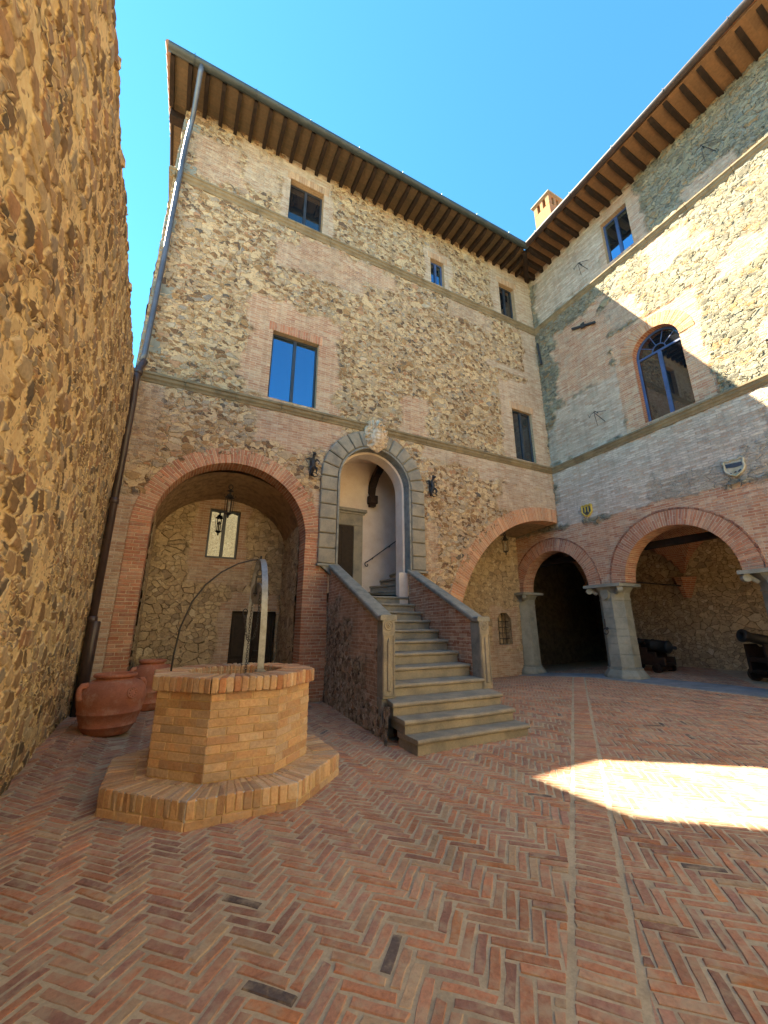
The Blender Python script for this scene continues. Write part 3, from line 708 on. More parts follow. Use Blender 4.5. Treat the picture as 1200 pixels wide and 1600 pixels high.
def hh(t, th, u, v):
    d = math.hypot(u / .20, (v + .1) / .27)
    sh = (1 - d * d) ** .5 * .55 + .5 if d < 1 else .38
    rim = .22 * math.exp(-((d - 1.08) / .1) ** 2)
    scroll = (.27 * math.sin(13 * th + 9 * t) * math.sin(7 * t + 2 * th) + .12 * math.sin(21 * u * 3 + 4) * math.cos(17 * v * 3)) if d > 1.1 else .05 * math.sin(60 * v) * math.exp(-(u / .1) ** 2)
    crown = .35 * math.exp(-(((v - .30) / .09) ** 2 + (u / .17) ** 2)) * (1 + .5 * math.cos(u * 50))
    return (sh + rim + scroll + crown) * (1 if t < .93 else .55)
relief('coat_of_arms', 'marble', wa, fA, 4.66, 6.88, ol, .23, hh, w0=.08)
# vestibule behind the doorway
mb = MB(); vz = 2.44
mb.poly([(3.55, YA + .1, vz), (7.6, YA + .1, vz), (7.6, 11.35, vz), (3.55, 11.35, vz)], 1)
mb.poly([(3.55, 11.35, vz), (7.6, 11.35, vz), (7.6, 11.35, 7.2), (3.55, 11.35, 7.2)])
mb.poly([(3.55, YA + .2, vz), (3.55, 11.35, vz), (3.55, 11.35, 7.2), (3.55, YA + .2, 7.2)])
mb.poly([(7.6, YA + .2, vz), (7.6, 11.35, vz), (7.6, 11.35, 7.2), (7.6, YA + .2, 7.2)])
mb.box((c + r0 - .06, YA + .221, vz), (c + r0 + .9, YA + .62, z)); mb.box((3.25, YA + .221, vz), (c - r0 + .06, YA + .62, z))
for k in range(24):
    a, b = math.pi * k / 24, math.pi * (k + 1) / 24
    q = lambda w, i, o: [P(i, a, w), P(o, a, w), P(o, b, w), P(i, b, w)]
    mb.hexa(q(-.62, r0 - .06, r0 + .9), q(-.221, r0 - .06, r0 + .9))
for k in range(20):
    a, b = math.pi * k / 20, math.pi * (k + 1) / 20; rr = 2.05; cc = 5.575
    mb.poly([(cc - rr * math.cos(a), YA + .5, 5.55 + 1.35 * math.sin(a)), (cc - rr * math.cos(b), YA + .5, 5.55 + 1.35 * math.sin(b)), (cc - rr * math.cos(b), 11.36, 5.55 + 1.35 * math.sin(b)), (cc - rr * math.cos(a), 11.36, 5.55 + 1.35 * math.sin(a))])
ves = mb.build('vestibule', ['plaster', 'serena'], wa)
mb = MB()   # plaster cheek standing beside the top steps
mb.box((5.44, YA + .02, 2.2), (5.72, YA + .215, 3.05)); mb.build('plaster_cheek', 'plaster', ves, bevel=.012)
mb = MB(); yb = 11.345   # inner stone door case
mb.box((3.85, yb - .09, vz), (4.10, yb, 4.66)); mb.box((4.83, yb - .09, vz), (5.13, yb, 4.66)); mb.box((3.85, yb - .09, 4.661), (5.13, yb, 5.1)); mb.box((3.75, yb - .19, 5.101), (5.24, yb, 5.2)); mb.box((3.80, yb - .13, 5.03), (5.18, yb - .091, 5.1))
mb.build('inner_door_case', 'serena', ves, bevel=.01)
mb = MB(); mb.box((4.101, yb - .05, vz), (4.829, yb - .01, 4.659)); mb.box((4.45, yb - .06, vz + .1), (4.48, yb - .051, 4.6)); mb.build('inner_door', 'wood_door', ves, bevel=.004)
mb = MB(); pv = Vector((5.86, YA + .63)); ends = [(5.05, 11.34), (5.45, 11.34), (5.8, 11.34), (6.15, 11.34), (6.5, 11.34)]
for i in range(4):
    a, b = Vector(ends[i]), Vector(ends[i + 1]); zt = vz + .195 * (i + 1)
    p0 = pv + Vector((.02 * i, .05 * i))
    pts = [(p0.x, p0.y), (a.x, a.y), (7.55, 11.34), (7.55, p0.y)]
    mb.hexa([(x, y, zt - .195) for x, y in pts], [(x, y, zt - .06) for x, y in pts])
    d = (a - p0).normalized(); nn_ = Vector((-d.y, d.x)) * -.035 if False else Vector((-abs(d.y), -abs(d.x))) * .035
    pt2 = [(p0.x + nn_.x, p0.y + nn_.y * 0), (a.x + nn_.x, a.y), (7.55, 11.34), (7.55, p0.y)]
    mb.hexa([(x, y, zt - .059) for x, y in pt2], [(x, y, zt) for x, y in pt2])
mb.build('winder_steps', 'serena', ves, bevel=.008)
mb = MB(); pth = [(5.28 + 1.3 * t, 11.22, 3.56 + .95 * t) for t in np.linspace(0, 1, 8)]
sp = [(5.28 + .085 * math.cos(a) * k - .01, 11.22, 3.47 + .085 * math.sin(a) * k) for a, k in [(1.7 + .55 * i, 1 - i * .075) for i in range(11)]]
mb.tube(sp[::-1] + pth, .016, 7); mb.tube([(6.1, 11.22, 4.15), (6.1, 11.33, 4.1)], .012, 6); mb.tube([(5.5, 11.22, 3.72), (5.5, 11.33, 3.67)], .012, 6)
mb.build('handrail', 'iron', ves, smooth=True)
mb = MB(); pr = [(5.45, 11.25, 5.7), (5.46, 11.2, 6.0), (5.50, 11.05, 6.3), (5.56, 10.8, 6.55), (5.62, 10.4, 6.72), (5.66, 10.0, 6.8)]
for (a, b) in zip(pr, pr[1:]):
    q = lambda p: [(p[0] - .11, p[1], p[2]), (p[0] + .11, p[1], p[2]), (p[0] + .11, p[1] + .12, p[2] + .16), (p[0] - .11, p[1] + .12, p[2] + .16)]
    mb.hexa(q(a), q(b))
mb.box((5.31, 11.1, 5.45), (5.59, 11.34, 5.72)); mb.box((5.35, 11.16, 5.36), (5.55, 11.34, 5.449))
mb.build('vault_rib', 'wood_gun', ves, bevel=.012)
# ---- big arch into the side wing, recess with niche
mb = MB(); c, z, r0, r1 = GR
a_end = math.degrees(math.acos((XB - .02 - c) / r1))
ring(mb, fA, c, z, r0, r1, a_end, 178, -.45, .018, 'orange', bw=.075, split=False)
mb.build('arch_ring', ['brick', 'mortar'], wa, bevel=.006)
ni = (10.74, 11.40, 1.02, 1.82)
def hN(U, V):
    cc, rr = (ni[0] + ni[1]) / 2, (ni[1] - ni[0]) / 2
    return np.where(V > ni[3], (U - cc) ** 2 + (V - ni[3]) ** 2 < rr * rr, (np.abs(U - cc) < rr) & (V > ni[2]))
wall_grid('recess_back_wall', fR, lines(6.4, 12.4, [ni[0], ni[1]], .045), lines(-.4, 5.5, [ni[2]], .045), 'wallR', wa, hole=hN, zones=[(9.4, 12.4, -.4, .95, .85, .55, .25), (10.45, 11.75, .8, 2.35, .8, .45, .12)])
mb = MB(); cc, rr = (ni[0] + ni[1]) / 2, (ni[1] - ni[0]) / 2
out = [(ni[0], ni[2]), (ni[1], ni[2])] + [(cc + rr * math.cos(math.pi * k / 12), ni[3] + rr * math.sin(math.pi * k / 12)) for k in range(13)]
for (a, b), (d, e) in zip(out, out[1:] + out[:1]): mb.poly([fR(a, b, .0), fR(d, e, .0), fR(d, e, -.4), fR(a, b, -.4)])
mb.poly([fR(a, b, -.4) for a, b in out]); ng = mb.build('niche', 'wallR', wa)
mb = MB()
for k in range(1, 4): mb.tube([fR(ni[0] + (ni[1] - ni[0]) * k / 4, ni[2], -.12), fR(ni[0] + (ni[1] - ni[0]) * k / 4, ni[3] + rr * .85, -.12)], .012, 6)
for k in range(1, 5): mb.tube([fR(ni[0], ni[2] + .2 * k, -.12), fR(ni[1], ni[2] + .2 * k, -.12)], .012, 6)
mb.build('grille', 'iron', ng)
mb = MB(); n = 30; prev = None     # plastered soffit behind the ring, falling towards the back wall
for k in range(n + 1):
    a = R(60 + 118 * k / n); p = (c + (r0 + .01) * math.cos(a), z + (r0 + .01) * math.sin(a)); q = (c + (r0 - .02) * math.cos(a), z + (r0 - .12) * math.sin(a))
    cur = (p, q)
    if prev: mb.poly([(prev[0][0], YA + .44, prev[0][1]), (p[0], YA + .44, p[1]), (q[0], YR + .05, q[1]), (prev[1][0], YR + .05, prev[1][1])])
    prev = cur
mb.build('recess_vault', 'limewash', wa, smooth=True)
mb = MB(); mb.poly([(7.0, YA + .3, -.4), (7.0, YR, -.4), (7.0, YR, 3.5), (7.0, YA + .3, 3.5)]); mb.build('recess_side_wall', 'brickpale', wa)
# ---- eaves of the main wing
GY = 8.41
def eave_pt(x, y, dz): return (x, y, zgA(x) + dz)
mb = MB()
mb.hexa([eave_pt(-1.75, GY + .05, .02), eave_pt(10.66, GY + .05, .02), eave_pt(12.0, YA + .12, .02), eave_pt(-1.75, YA + .12, .02)], [eave_pt(-1.75, GY + .05, .07), eave_pt(10.66, GY + .05, .07), eave_pt(12.0, YA + .12, .07), eave_pt(-1.75, YA + .12, .07)])
mb.box((-1.75, YA + .121, zgA(-1.7) + .02), (XL + .1, 22, zgA(-1.7) + .07))
mb.build('eave_soffit', 'soffitA', wa)
def rafter(parent, p, q, wd, d, mat='wood_dark'):
    """p: wall end, q: tapered outer end (tops); d: depth"""
    p, q = Vector(p), Vector(q); t = (q - p).normalized(); s = Vector((-t.y, t.x, 0)).normalized() * wd / 2; dn = Vector((0, 0, -1)); mb = MB()
    m = p.lerp(q, .72)
    sec = [(p, d), (m, d), (p.lerp(q, .9), d * .8), (q, d * .5)]
    for (a, da), (b, db) in zip(sec, sec[1:]):
        mb.hexa([a - s, a + s, a + s + dn * da, a - s + dn * da], [b - s, b + s, b + s + dn * db, b - s + dn * db])
    return mb.build('rafter', mat, parent)
x = -1.70
while x < 11.6:
    y0 = GY + .07 if x < 10.6 else GY + .07 + (x - 10.6)
    if y0 < YA - .1: rafter(wa, (x, YA + .1, zgA(x) + .015), (x, y0, zgA(x) + .015), .10, .20)
    x += .418
rafter(wa, (12.0, YA + .1, zgA(11.5)), (10.75, GY + .1, zgA(10.7)), .16, .22)      # hip rafter in the corner
for dy in (.25, 2.6, 5.2): mb = MB(); mb.box((-1.74, YA + dy, 15.55), (XL + .2, YA + dy + .25, 15.8)); mb.build('purlin', 'wood_dark', wa, bevel=.015)
mb = MB(); mb.box((-1.72, GY + .1, zgA(0) - .04), (-1.66, 22, zgA(0) + .019)); mb.build('verge_board', 'wood_dark', wa)
def half_gutter(parent, a, b, r, mat, n=12):
    a, b = Vector(a), Vector(b); t = (b - a).normalized(); s = Vector((-t.y, t.x, 0)).normalized(); mb = MB(); up = Vector((0, 0, 1))
    def arc(p, rr): return [p + s * rr * math.cos(math.pi + math.pi * k / n) + up * rr * math.sin(math.pi + math.pi * k / n) for k in range(n + 1)]
    A0, A1, B0, B1 = mb.add(arc(a, r)), mb.add(arc(a, r - .012)), mb.add(arc(b, r)), mb.add(arc(b, r - .012))
    for k in range(n):
        mb.face((A0[k], A0[k + 1], B0[k + 1], B0[k])); mb.face((A1[k + 1], A1[k], B1[k], B1[k + 1])); mb.face((A0[k], A1[k], A1[k + 1], A0[k + 1])); mb.face((B0[k], B0[k + 1], B1[k + 1], B1[k]))
    mb.face((A0[0], B0[0], B1[0], A1[0])); mb.face((A0[n], A1[n], B1[n], B0[n]))
    L_ = (b - a).length; k = .6
    while k < L_:
        p = a + t * k; mb.tube([p + s * r * 1.06 * math.cos(math.pi + math.pi * q / 10) + up * r * 1.06 * math.sin(math.pi + math.pi * q / 10) for q in range(11)] , .011, 5)
        mb.tube([p - s * r * 1.0, p - s * r + up * .05], .008, 5); mb.tube([p + s * r * 1.0, p + s * r + up * .05], .008, 5); k += 1.55
    return mb.build('gutter', mat, parent, recalc=False)
half_gutter(wa, (-1.80, GY - .06, zgA(-1.8) + .0), (10.72, GY - .06, zgA(10.7) + .0), .115, 'gutterA')
def roof(parent, quad, rise, thick=.12):
    mb = MB(); mb.hexa([Vector(p) for p in quad], [Vector(p) + Vector((0, 0, thick)) for p in quad]); return mb.build('roof', 'tile', parent)
rf = roof(wa, [(-1.82, GY - .02, zgA(-1.8) + .075), (10.7, GY - .02, zgA(10.7) + .075), (10.7, 16, zgA(10.7) + 2.6), (-1.82, 16, zgA(-1.8) + 2.6)], 0); roof(wa, [(10.71, 11.0, 17.0), (19, 11.0, 17.0), (19, 16.3, 18.6), (10.71, 16.3, 18.6)], 0)
mb = MB()     # roof-tile ends along the verge and the eave
y = GY
while y < 16:
    zz = zgA(-1.8) + .2 + (y - GY) * .333; mb.tube([(-1.83, y, zz), (-1.83, y + .36, zz + .12)], [.075, .06], 8); y += .33
mb.build('verge_tiles', 'tile', rf)
# downpipe on the corner: zinc above, dark cast iron below
dp = MB(); xp = -1.13
dp.tube([(-1.02, GY - .06, zgA(-1) - .09), (-1.03, GY - .04, zgA(-1) - .30), (-1.10, YA - .35, 15.05), (-1.16, YA - .17, 14.2), (-1.17, YA - .15, 13.6), (-1.17, YA - .16, 10.3), (-1.19, YA - .16, 7.5), (-1.21, YA - .17, 7.32)], .062, 12)
dpo = dp.build('downpipe', 'pipe_up', wa, smooth=True)
dl = MB(); dl.tube([(-1.155, YA - .17, 7.34), (-1.215, YA - .185, 7.18), (-1.235, YA - .27, 7.0), (-1.245, YA - .22, 6.7), (-1.235, YA - .16, 6.3), (-1.20, YA - .15, .0)], .07, 12)
for z in (6.98, 4.05, 1.75): dl.lathe([(.07, -.06), (.086, -.05), (.086, .05), (.07, .06)], (-1.225 if z > 3 else -1.21, YA - (.26 if z > 6 else .155), z), 14)
dl.lathe([(.076, 0), (.088, .0), (.09, 1.7), (.076, 1.72)], (-1.155, YA - .15, 0), 14)
dl.build('lower_pipe', 'pipe_lo', dpo, smooth=True)
mb = MB(); mb.box((XL + .05, 16, -.3), (24.1, 16.3, 18.75)); mb.poly([(12.05, YA + .3, 5.5), (12.05, 16, 5.5), (12.05, 16, 17.5), (12.05, YA + .3, 17.5)])
mb.build('rear_wall', 'brickpale', wa)
mb = MB(); mb.hexa([(XL + .02, YA + .3, 15.8), (XL + .02, 16, 15.8), (XL + .02, 16, 18.5), (XL + .02, YA + .3, 16.35)], [(XL + .2, YA + .3, 15.8), (XL + .2, 16, 15.8), (XL + .2, 16, 18.5), (XL + .2, YA + .3, 16.35)]); mb.build('gable_wall', 'brickpale', wa)

# ================================================================== side wing with the arcade
wb = thing('palace_wing', 'sunlit side wing with a brick arcade below and a round headed blue window above', 'building', (XB, 4, 0))
ZB0, ZB1 = 7.29, 13.40
B_sq = (5.30, 6.22, 13.72, 15.48); B_ar = (4.68, 6.02, 7.5, 9.72)
AC = [(10.02, 2.88, 1.38, 1.80), (5.98, 2.90, 1.42, 1.85), (1.94, 2.90, 1.42, 1.85), (-2.10, 2.90, 1.42, 1.85), (-6.14, 2.9, 1.42, 1.85)]
def holeB(U, V):
    h = (U > B_sq[0]) & (U < B_sq[1]) & (V > B_sq[2]) & (V < B_sq[3])
    c, r = (B_ar[0] + B_ar[1]) / 2, (B_ar[1] - B_ar[0]) / 2
    h |= np.where(V > B_ar[3], (U - c) ** 2 + (V - B_ar[3]) ** 2 < (r + .14) ** 2, (np.abs(U - c) < r) & (V > B_ar[2]))
    for c, z, r0, r1 in AC:
        m = r0 + (r1 - r0) * .5; h |= np.where(V > z, (U - c) ** 2 + (V - z) ** 2 < m * m, np.abs(U - c) < 2.03)
    h |= (U < -7.6) & (V < 2.9)
    h |= (U > YA + .02) & (V > 5.75)
    h |= V > np.array([[zgB(u) for u in r_] for r_ in U]) + .25
    return h
zB = [(-20, 12, -1, 5.0, 1, 0., .14), (-3, 7, 5.0, 6.2, .6, 1., .25), (6.5, 9.6, 5.0, 7.3, 1, 1., .3), (3.6, 7, 5.7, 7.3, .95, .95, .3), (1.5, 4, 6.2, 7.3, .7, .8, .3), (4.2, 6.6, 7.3, 10.9, 1, .06, .12),
      (6.5, 9.2, 7.3, 9.6, .95, .75, .3), (6.7, 8.7, 9.6, 12.6, .95, .12, .25), (8.6, 9.6, 7.3, 9.0, .7, .9, .2), (6.5, 7.3, 8.6, 10.0, .9, .35, .2), (6.2, 9.3, 13.4, 16.3, .9, .85, .3), (4.9, 6.6, 13.4, 15.9, .9, .45, .15),
      (3.7, 5.2, 12.0, 13.3, .8, .35, .3), (2.2, 3.6, 10.5, 11.4, .7, .4, .25), (5.6, 7.2, 11.2, 12.3, .75, .4, .25), (1.2, 3, 8.3, 8.9, .6, .5, .2), (2.5, 3.8, 13.5, 14.1, .7, .5, .15)]
wall_grid('wall', fB, lines(.4, YR, [B_sq[0], B_sq[1], B_ar[0], B_ar[1], YA + .02], .05), lines(-.3, 16.6, [B_sq[2], B_sq[3], B_ar[2], 2.9], .05), 'wallB', wb, flip=True, hole=holeB, zones=zB)
wall_grid('wall_beyond', fB, lines(-16, .4, [], .2), lines(-.3, 16.6, [2.9], .2), 'wallB', wb, flip=True, hole=holeB, zones=[(-20, 12, -1, 5.0, 1, 0., .14)])
string_course(wb, (XB, -16, ZB0 + .14), (XB, 3.0, ZB0 + .14), (-1, 0, 0), h=.24); string_course(wb, (XB, 3.0, ZB0 + .14), (XB, YA - .02, ZB0), (-1, 0, 0), h=.23)
string_course(wb, (XB, -16, ZB1 + .17), (XB, 1.5, ZB1 + .17), (-1, 0, 0), h=.26); string_course(wb, (XB, 1.5, ZB1 + .17), (XB, YA - .02, ZB1), (-1, 0, 0), h=.25)
window(wb, fB, *B_sq, .22, 'frame_blue', 'glass_sky', reveal='brickpale', bar=.06)
window(wb, fB, *B_ar, .26, 'frame_blue', 'glass_dim', reveal='brickwall', bar=.065, arch=True)
mb = MB(); c, r = (B_ar[0] + B_ar[1]) / 2, (B_ar[1] - B_ar[0]) / 2
ring(mb, fB, c, B_ar[3], r, r + .40, 0, 180, -.2, .012, 'orange', bw=.07, depth_rows=1)
mb.build('window_arch', ['brick', 'mortar'], wb, bevel=.005)
for i, (c, z, r0, r1) in enumerate(AC):
    mb = MB(); ring(mb, fB, c, z, r0, r1, 0, 180, -.52, .015, 'red', bw=.07)
    q0 = 24; P = lambda r, a, w: fB(c + r * math.cos(a), z + r * math.sin(a), w)
    for k in range(q0 * 2):       # thin header course round the outside
        a, b = math.pi * k / q0 / 2 + .004, math.pi * (k + 1) / q0 / 2 - .004
        f = lambda w: [P(r1 + .008, a, w), P(r1 + .055, a, w), P(r1 + .055, b, w), P(r1 + .008, b, w)]
        mb.hexa(f(-.05), f(.022), 0, bc('dull'))
    mb.build('arch_ring', ['brick', 'mortar'], wb, bevel=.006)
# columns
def column(y, z0, half=False):
    x = XB + .27; mb = MB(); r = .43; nn = 8; zt = 2.89
    def octa(rr, z, sq=1.0): return [(x + rr * math.cos(R(22.5 + 45 * k)) * sq, y + rr * math.sin(R(22.5 + 45 * k)) * sq, z) for k in range(8)]
    z = z0 + .30; hs = [.36, .30, .22, .20, .34, .26, .30, .28]; k = 0
    while z < 2.40 - .02:
        h = min(hs[k % 8], 2.40 - z); 
        if 2.40 - (z + h) < .1: h = 2.40 - z
        t0, t1 = (z - z0) / 2.4, (z + h - z0) / 2.4; mb.prism(octa(r * (1.03 - .05 * t0), z + .003), octa(r * (1.03 - .05 * t1), z + h - .003)); z += h; k += 1
    mb.prism(octa(r * .95, z0 + .2), octa(r * .93, 2.41))
    sh = mb.build('column', 'pillar', wb, bevel=.006)
    mb = MB(); mb.prism(octa(.60, z0 - .08), octa(.60, z0 + .07)); mb.prism(octa(.60, z0 + .071), octa(.47, z0 + .245)); mb.prism(octa(.475, z0 + .246), octa(.475, z0 + .297)); mb.build('base', 'pillar', sh, bevel=.015, seg=2)
    mb = MB(); mb.prism(octa(.445, 2.405), octa(.445, 2.455)); mb.prism(octa(.415, 2.456), octa(.44, 2.62)); mb.prism(octa(.44, 2.621), octa(.56, 2.79))
    mb.box((x - .60, y - .60, 2.795), (x + .45, y + .60, 2.885))
    for sx in (-1,):
        for sy in (-1, 1):
            cx_, cy_ = x + sx * .47, y + sy * .50; ax = Vector((-sx * sy * .7, .7, 0)) if False else Vector((sx, -sy, 0)).normalized()
            mb.lathe([(0, -.07), (.09, -.07), (.095, 0), (.09, .07), (0, .07)], (cx_, cy_, 2.71), 14, axis=ax)
            mb.tube([(x + sx * .36, y + sy * .32, 2.60), (x + sx * .42, y + sy * .42, 2.70), (x + sx * .46, y + sy * .48, 2.79)], [.05, .06, .05], 8)
    sd = [(y + .0 + .15 * math.cos(a) * (1 if math.sin(a) > 0 else 1), 2.62 + (.15 if math.sin(a) > 0 else .2) * math.sin(a)) for a in [2 * math.pi * k / 18 for k in range(18)]]
    mb.hexa([(x - .40, u, v) for u, v in sd], [(x - .475, y + (u - y) * .9, 2.62 + (v - 2.62) * .9) for u, v in sd])
    mb.build('capital', 'pillar', sh, bevel=.01)
    return sh
c2 = column(8.01, zg(12.1, 8.0)); column(3.95, zg(12.1, 4)); column(-.1, zg(12.1, 0)); column(-4.15, zg(12.1, -4)); column(11.72, zg(12, 11.4) + .02)
mb = MB()   # tethering ring on the column
mb.tube([(XB - .17, 8.14, 1.86), (XB - .19, 8.13, 1.72), (XB - .21, 8.12, 1.60)], .014, 6); mb.lathe([(0, 0), (.045, 0), (.03, .05), (0, .06)], (XB - .13, 8.12, 1.58), 10, axis=(-1, 0, 0))
mb.tube([(XB - .21 - .01, 8.12 + .075 * math.sin(a), 1.50 + .085 * math.cos(a)) for a in [2 * math.pi * k / 16 for k in range(16)]], .015, 6, closed=True)
mb.build('tether_ring', 'iron', c2, smooth=True)
# arcade interior: groin vaults, back wall, end walls
mb = MB(); zs, rise = 2.92, 1.98; xa, xb_ = XB + .5, 16.55
for yc in (10.02, 5.98, 1.94, -2.1):
    N_ = 22; a = 2.02
    def zz(x, y):
        p = (x - (xa + xb_) / 2) / ((xb_ - xa) / 2 + .02); q = (y - yc) / (a + .02)
        return zs + rise * max(math.sqrt(max(0, 1 - p * p)), math.sqrt(max(0, 1 - q * q)))
    g = [[(xa + (xb_ - xa) * (.5 - .5 * math.cos(math.pi * i / N_)), yc + a * -math.cos(math.pi * j / N_)) for j in range(N_ + 1)] for i in range(N_ + 1)]
    for i in range(N_):
        for j in range(N_):
            pts = [g[i][j], g[i + 1][j], g[i + 1][j + 1], g[i][j + 1]]; mb.poly([(x, y, zz(x, y)) for x, y in pts])
mb.build('arcade_vault', 'brickwall', wb)
fBk = lambda u, v, w: (16.5 - w, u, v)
wall_grid('arcade_back_wall', fBk, lines(-4, 10.4, [], .07), lines(-.3, 5, [], .07), 'wallR', wb, flip=True)
mb = MB(); mb.poly([(XB + .4, -4, -.4), (16.6, -4, -.4), (16.6, -4, 5.2), (XB + .4, -4, 5.2)]); mb.build('arcade_end_wall', 'wallR', wb)
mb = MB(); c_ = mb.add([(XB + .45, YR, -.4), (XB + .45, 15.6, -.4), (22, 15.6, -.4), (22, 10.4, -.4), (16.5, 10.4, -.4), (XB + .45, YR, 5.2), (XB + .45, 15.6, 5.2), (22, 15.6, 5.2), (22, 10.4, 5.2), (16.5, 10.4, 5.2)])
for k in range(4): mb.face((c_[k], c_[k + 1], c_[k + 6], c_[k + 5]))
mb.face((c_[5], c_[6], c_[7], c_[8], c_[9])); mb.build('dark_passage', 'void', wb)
for yc in (8.0, 3.96):     # brick pendentive footings on stone corbels
    mb = MB(); mb.hexa([(16.46, yc - .12, 2.62), (16.46, yc + .12, 2.62), (16.3, yc + .05, 2.62), (16.3, yc - .05, 2.62)], [(16.46, yc - .42, 3.35), (16.46, yc + .42, 3.35), (16.02, yc + .12, 3.35), (16.02, yc - .12, 3.35)]); mb.build('vault_springer', 'brickwall', wb)
mb = MB(); mb.tube([(XB + .5, 8.0, 3.04), (16.5, 8.0, 3.04)], .022, 8); mb.build('tie_rod', 'iron', wb)
mb = MB(); mb.tube([(XB + .5, 3.96, 3.04), (16.5, 3.96, 3.04)], .022, 8); mb.build('tie_rod', 'iron', wb)
mb = MB(); mb.box((XB + .75, -3.9, 3.92), (XB + .95, 11.9, 4.12)); mb.build('tie_beam', 'wood_dark', wb, bevel=.02)
mb = MB(); mb.poly([(XB + .05, 15.9, 5.25), (24.1, 15.9, 5.25), (24.1, -16, 5.25), (XB + .05, -16, 5.25)]); mb.box((24.1, -16, -.3), (24.3, 16, 16.3)); mb.box((XB, -16.3, -.3), (19, -16.01, 16.3)); mb.build('rear_wall', 'brickpale', wb)
# eaves of the side wing
GX = 10.69
mb = MB(); ev = lambda x, y, dz: (x, y, zgB(y) + dz)
mb.hexa([ev(GX + .05, 8.45, .02), ev(GX + .05, -16, .02), ev(XB + .12, -16, .02), ev(XB + .12, YA + .1, .02)], [ev(GX + .05, 8.45, .07), ev(GX + .05, -16, .07), ev(XB + .12, -16, .07), ev(XB + .12, YA + .1, .07)])
mb.build('eave_soffit', 'soffit', wb)
y = 9.2
while y > -9:
    x0 = GX + .08 + max(0, y - 8.42)
    if x0 < XB - .1: rafter(wb, (XB + .1, y, zgB(y) + .015), (x0, y, zgB(y) + .015), .12, .23)
    y -= .425
half_gutter(wb, (GX - .06, 8.38, zgB(8.4)), (GX - .06, 1.4, zgB(1.4)), .115, 'gutterB'); half_gutter(wb, (GX - .06, 1.4, zgB(1.4)), (GX - .06, -16, zgB(1.4)), .115, 'gutterB')
rf = roof(wb, [(GX - .02, 8.4, zgB(8.4) + .08), (GX - .02, -16, zgB(1.4) + .08), (24.3, -16, 20.4), (24.3, 12, 20.4)], 0)
ch = MB(); x0, x1, y0, y1, zt = 13.0, 13.85, 8.67, 9.52, 20.8
ch.box((x0, y0, 16.5), (x1, y1, zt - .62))
for (a, b, c_, d) in ((x0, x0 + .2, y0, y0 + .2), (x1 - .2, x1, y0, y0 + .2), (x0, x0 + .2, y1 - .2, y1), (x1 - .2, x1, y1 - .2, y1), (x0, x0 + .14, (y0 + y1) / 2 - .08, (y0 + y1) / 2 + .08), (x1 - .14, x1, (y0 + y1) / 2 - .08, (y0 + y1) / 2 + .08), ((x0 + x1) / 2 - .08, (x0 + x1) / 2 + .08, y0, y0 + .14), ((x0 + x1) / 2 - .08, (x0 + x1) / 2 + .08, y1 - .14, y1)):
    ch.box((a, c_, zt - .619), (b, d, zt - .13))
ch.box((x0, y0, zt - .129), (x1, y1, zt - .05)); cho = ch.build('chimney', 'brickyellow', rf, bevel=.008)
ch = MB(); ch.box((x0 - .09, y0 - .09, zt - .049), (x1 + .09, y1 + .09, zt + .02)); ch.build('cap', 'pillar', cho, bevel=.01)
# forged anchor bars through the masonry
for (y, z, l, up) in ((7.4, 12.05, .55, 1), (9.42, 12.2, .55, 0)):
    mb = MB()
    if up: mb.box((XB - .07, y - .45, z - .045), (XB - .02, y + .45, z + .045), f=lambda a, b, c: (a, b, c - (b - y) * -.42)); mb.box((XB - .10, y - .07, z - .1), (XB - .068, y + .07, z + .1))
    else: mb.tube([(XB - .10, y - .12, z - .55), (XB - .06, y - .03, z + .5)], .045, 6)
    mb.build('wall_anchor', 'iron', wb, bevel=.006)

# ================================================================== boundary wall on the left
bw_ = thing('boundary_wall', 'high rough rubble wall with thick ochre mortar running along the left side', 'wall', (-1.2, 4, 0))
rag = lambda u: 6.86 + (fbm(np.array(u) * 1.9, np.array(u) * 0 + 3) - .5) * .07
fL = lambda u, v, w: (xw(u) + w, u, v)
wall_grid('wall_face', fL, lines(.3, YA + .02, [], .03), lines(-.2, 7.0, [], .03), 'wallL', bw_, hole=lambda U, V: V > rag(U) + .02, bend=lambda U, V: (fbm(U * .8, V * .8) - .5) * .10)
wall_grid('wall_face_beyond', fL, lines(-15, .3, [], .12), lines(-.2, 6.9, [], .12), 'wallL', bw_)
mb = MB(); ys = lines(-15, YA + 1.2, [], .14)
for a, b in zip(ys, ys[1:]):
    za, zb2 = float(rag(a)) - .02, float(rag(b)) - .02
    mb.poly([(xw(a) - .02, a, za), (xw(b) - .02, b, zb2), (xw(b) - .55, b, zb2 + .08), (xw(a) - .55, a, za + .08)]); mb.poly([(xw(a) - .55, a, za + .08), (xw(b) - .55, b, zb2 + .08), (xw(b) - .55, b, -.3), (xw(a) - .55, a, -.3)])
    if a > 0:
        for k in range(3):
            s = random.uniform(.05, .10); x = xw(a) - random.uniform(.03, .45); c = Vector((x, a + random.uniform(0, .14), za + .02))
            mb.prism([c + Vector((s * math.cos(q) * random.uniform(.7, 1.2), s * math.sin(q) * random.uniform(.7, 1.2), -.08)) for q in [1.05 * i for i in range(6)]], [c + Vector((s * .8 * math.cos(q), s * .8 * math.sin(q), random.uniform(.0, .06))) for q in [1.05 * i for i in range(6)]])
mb.build('wall_top', 'wallL', bw_)
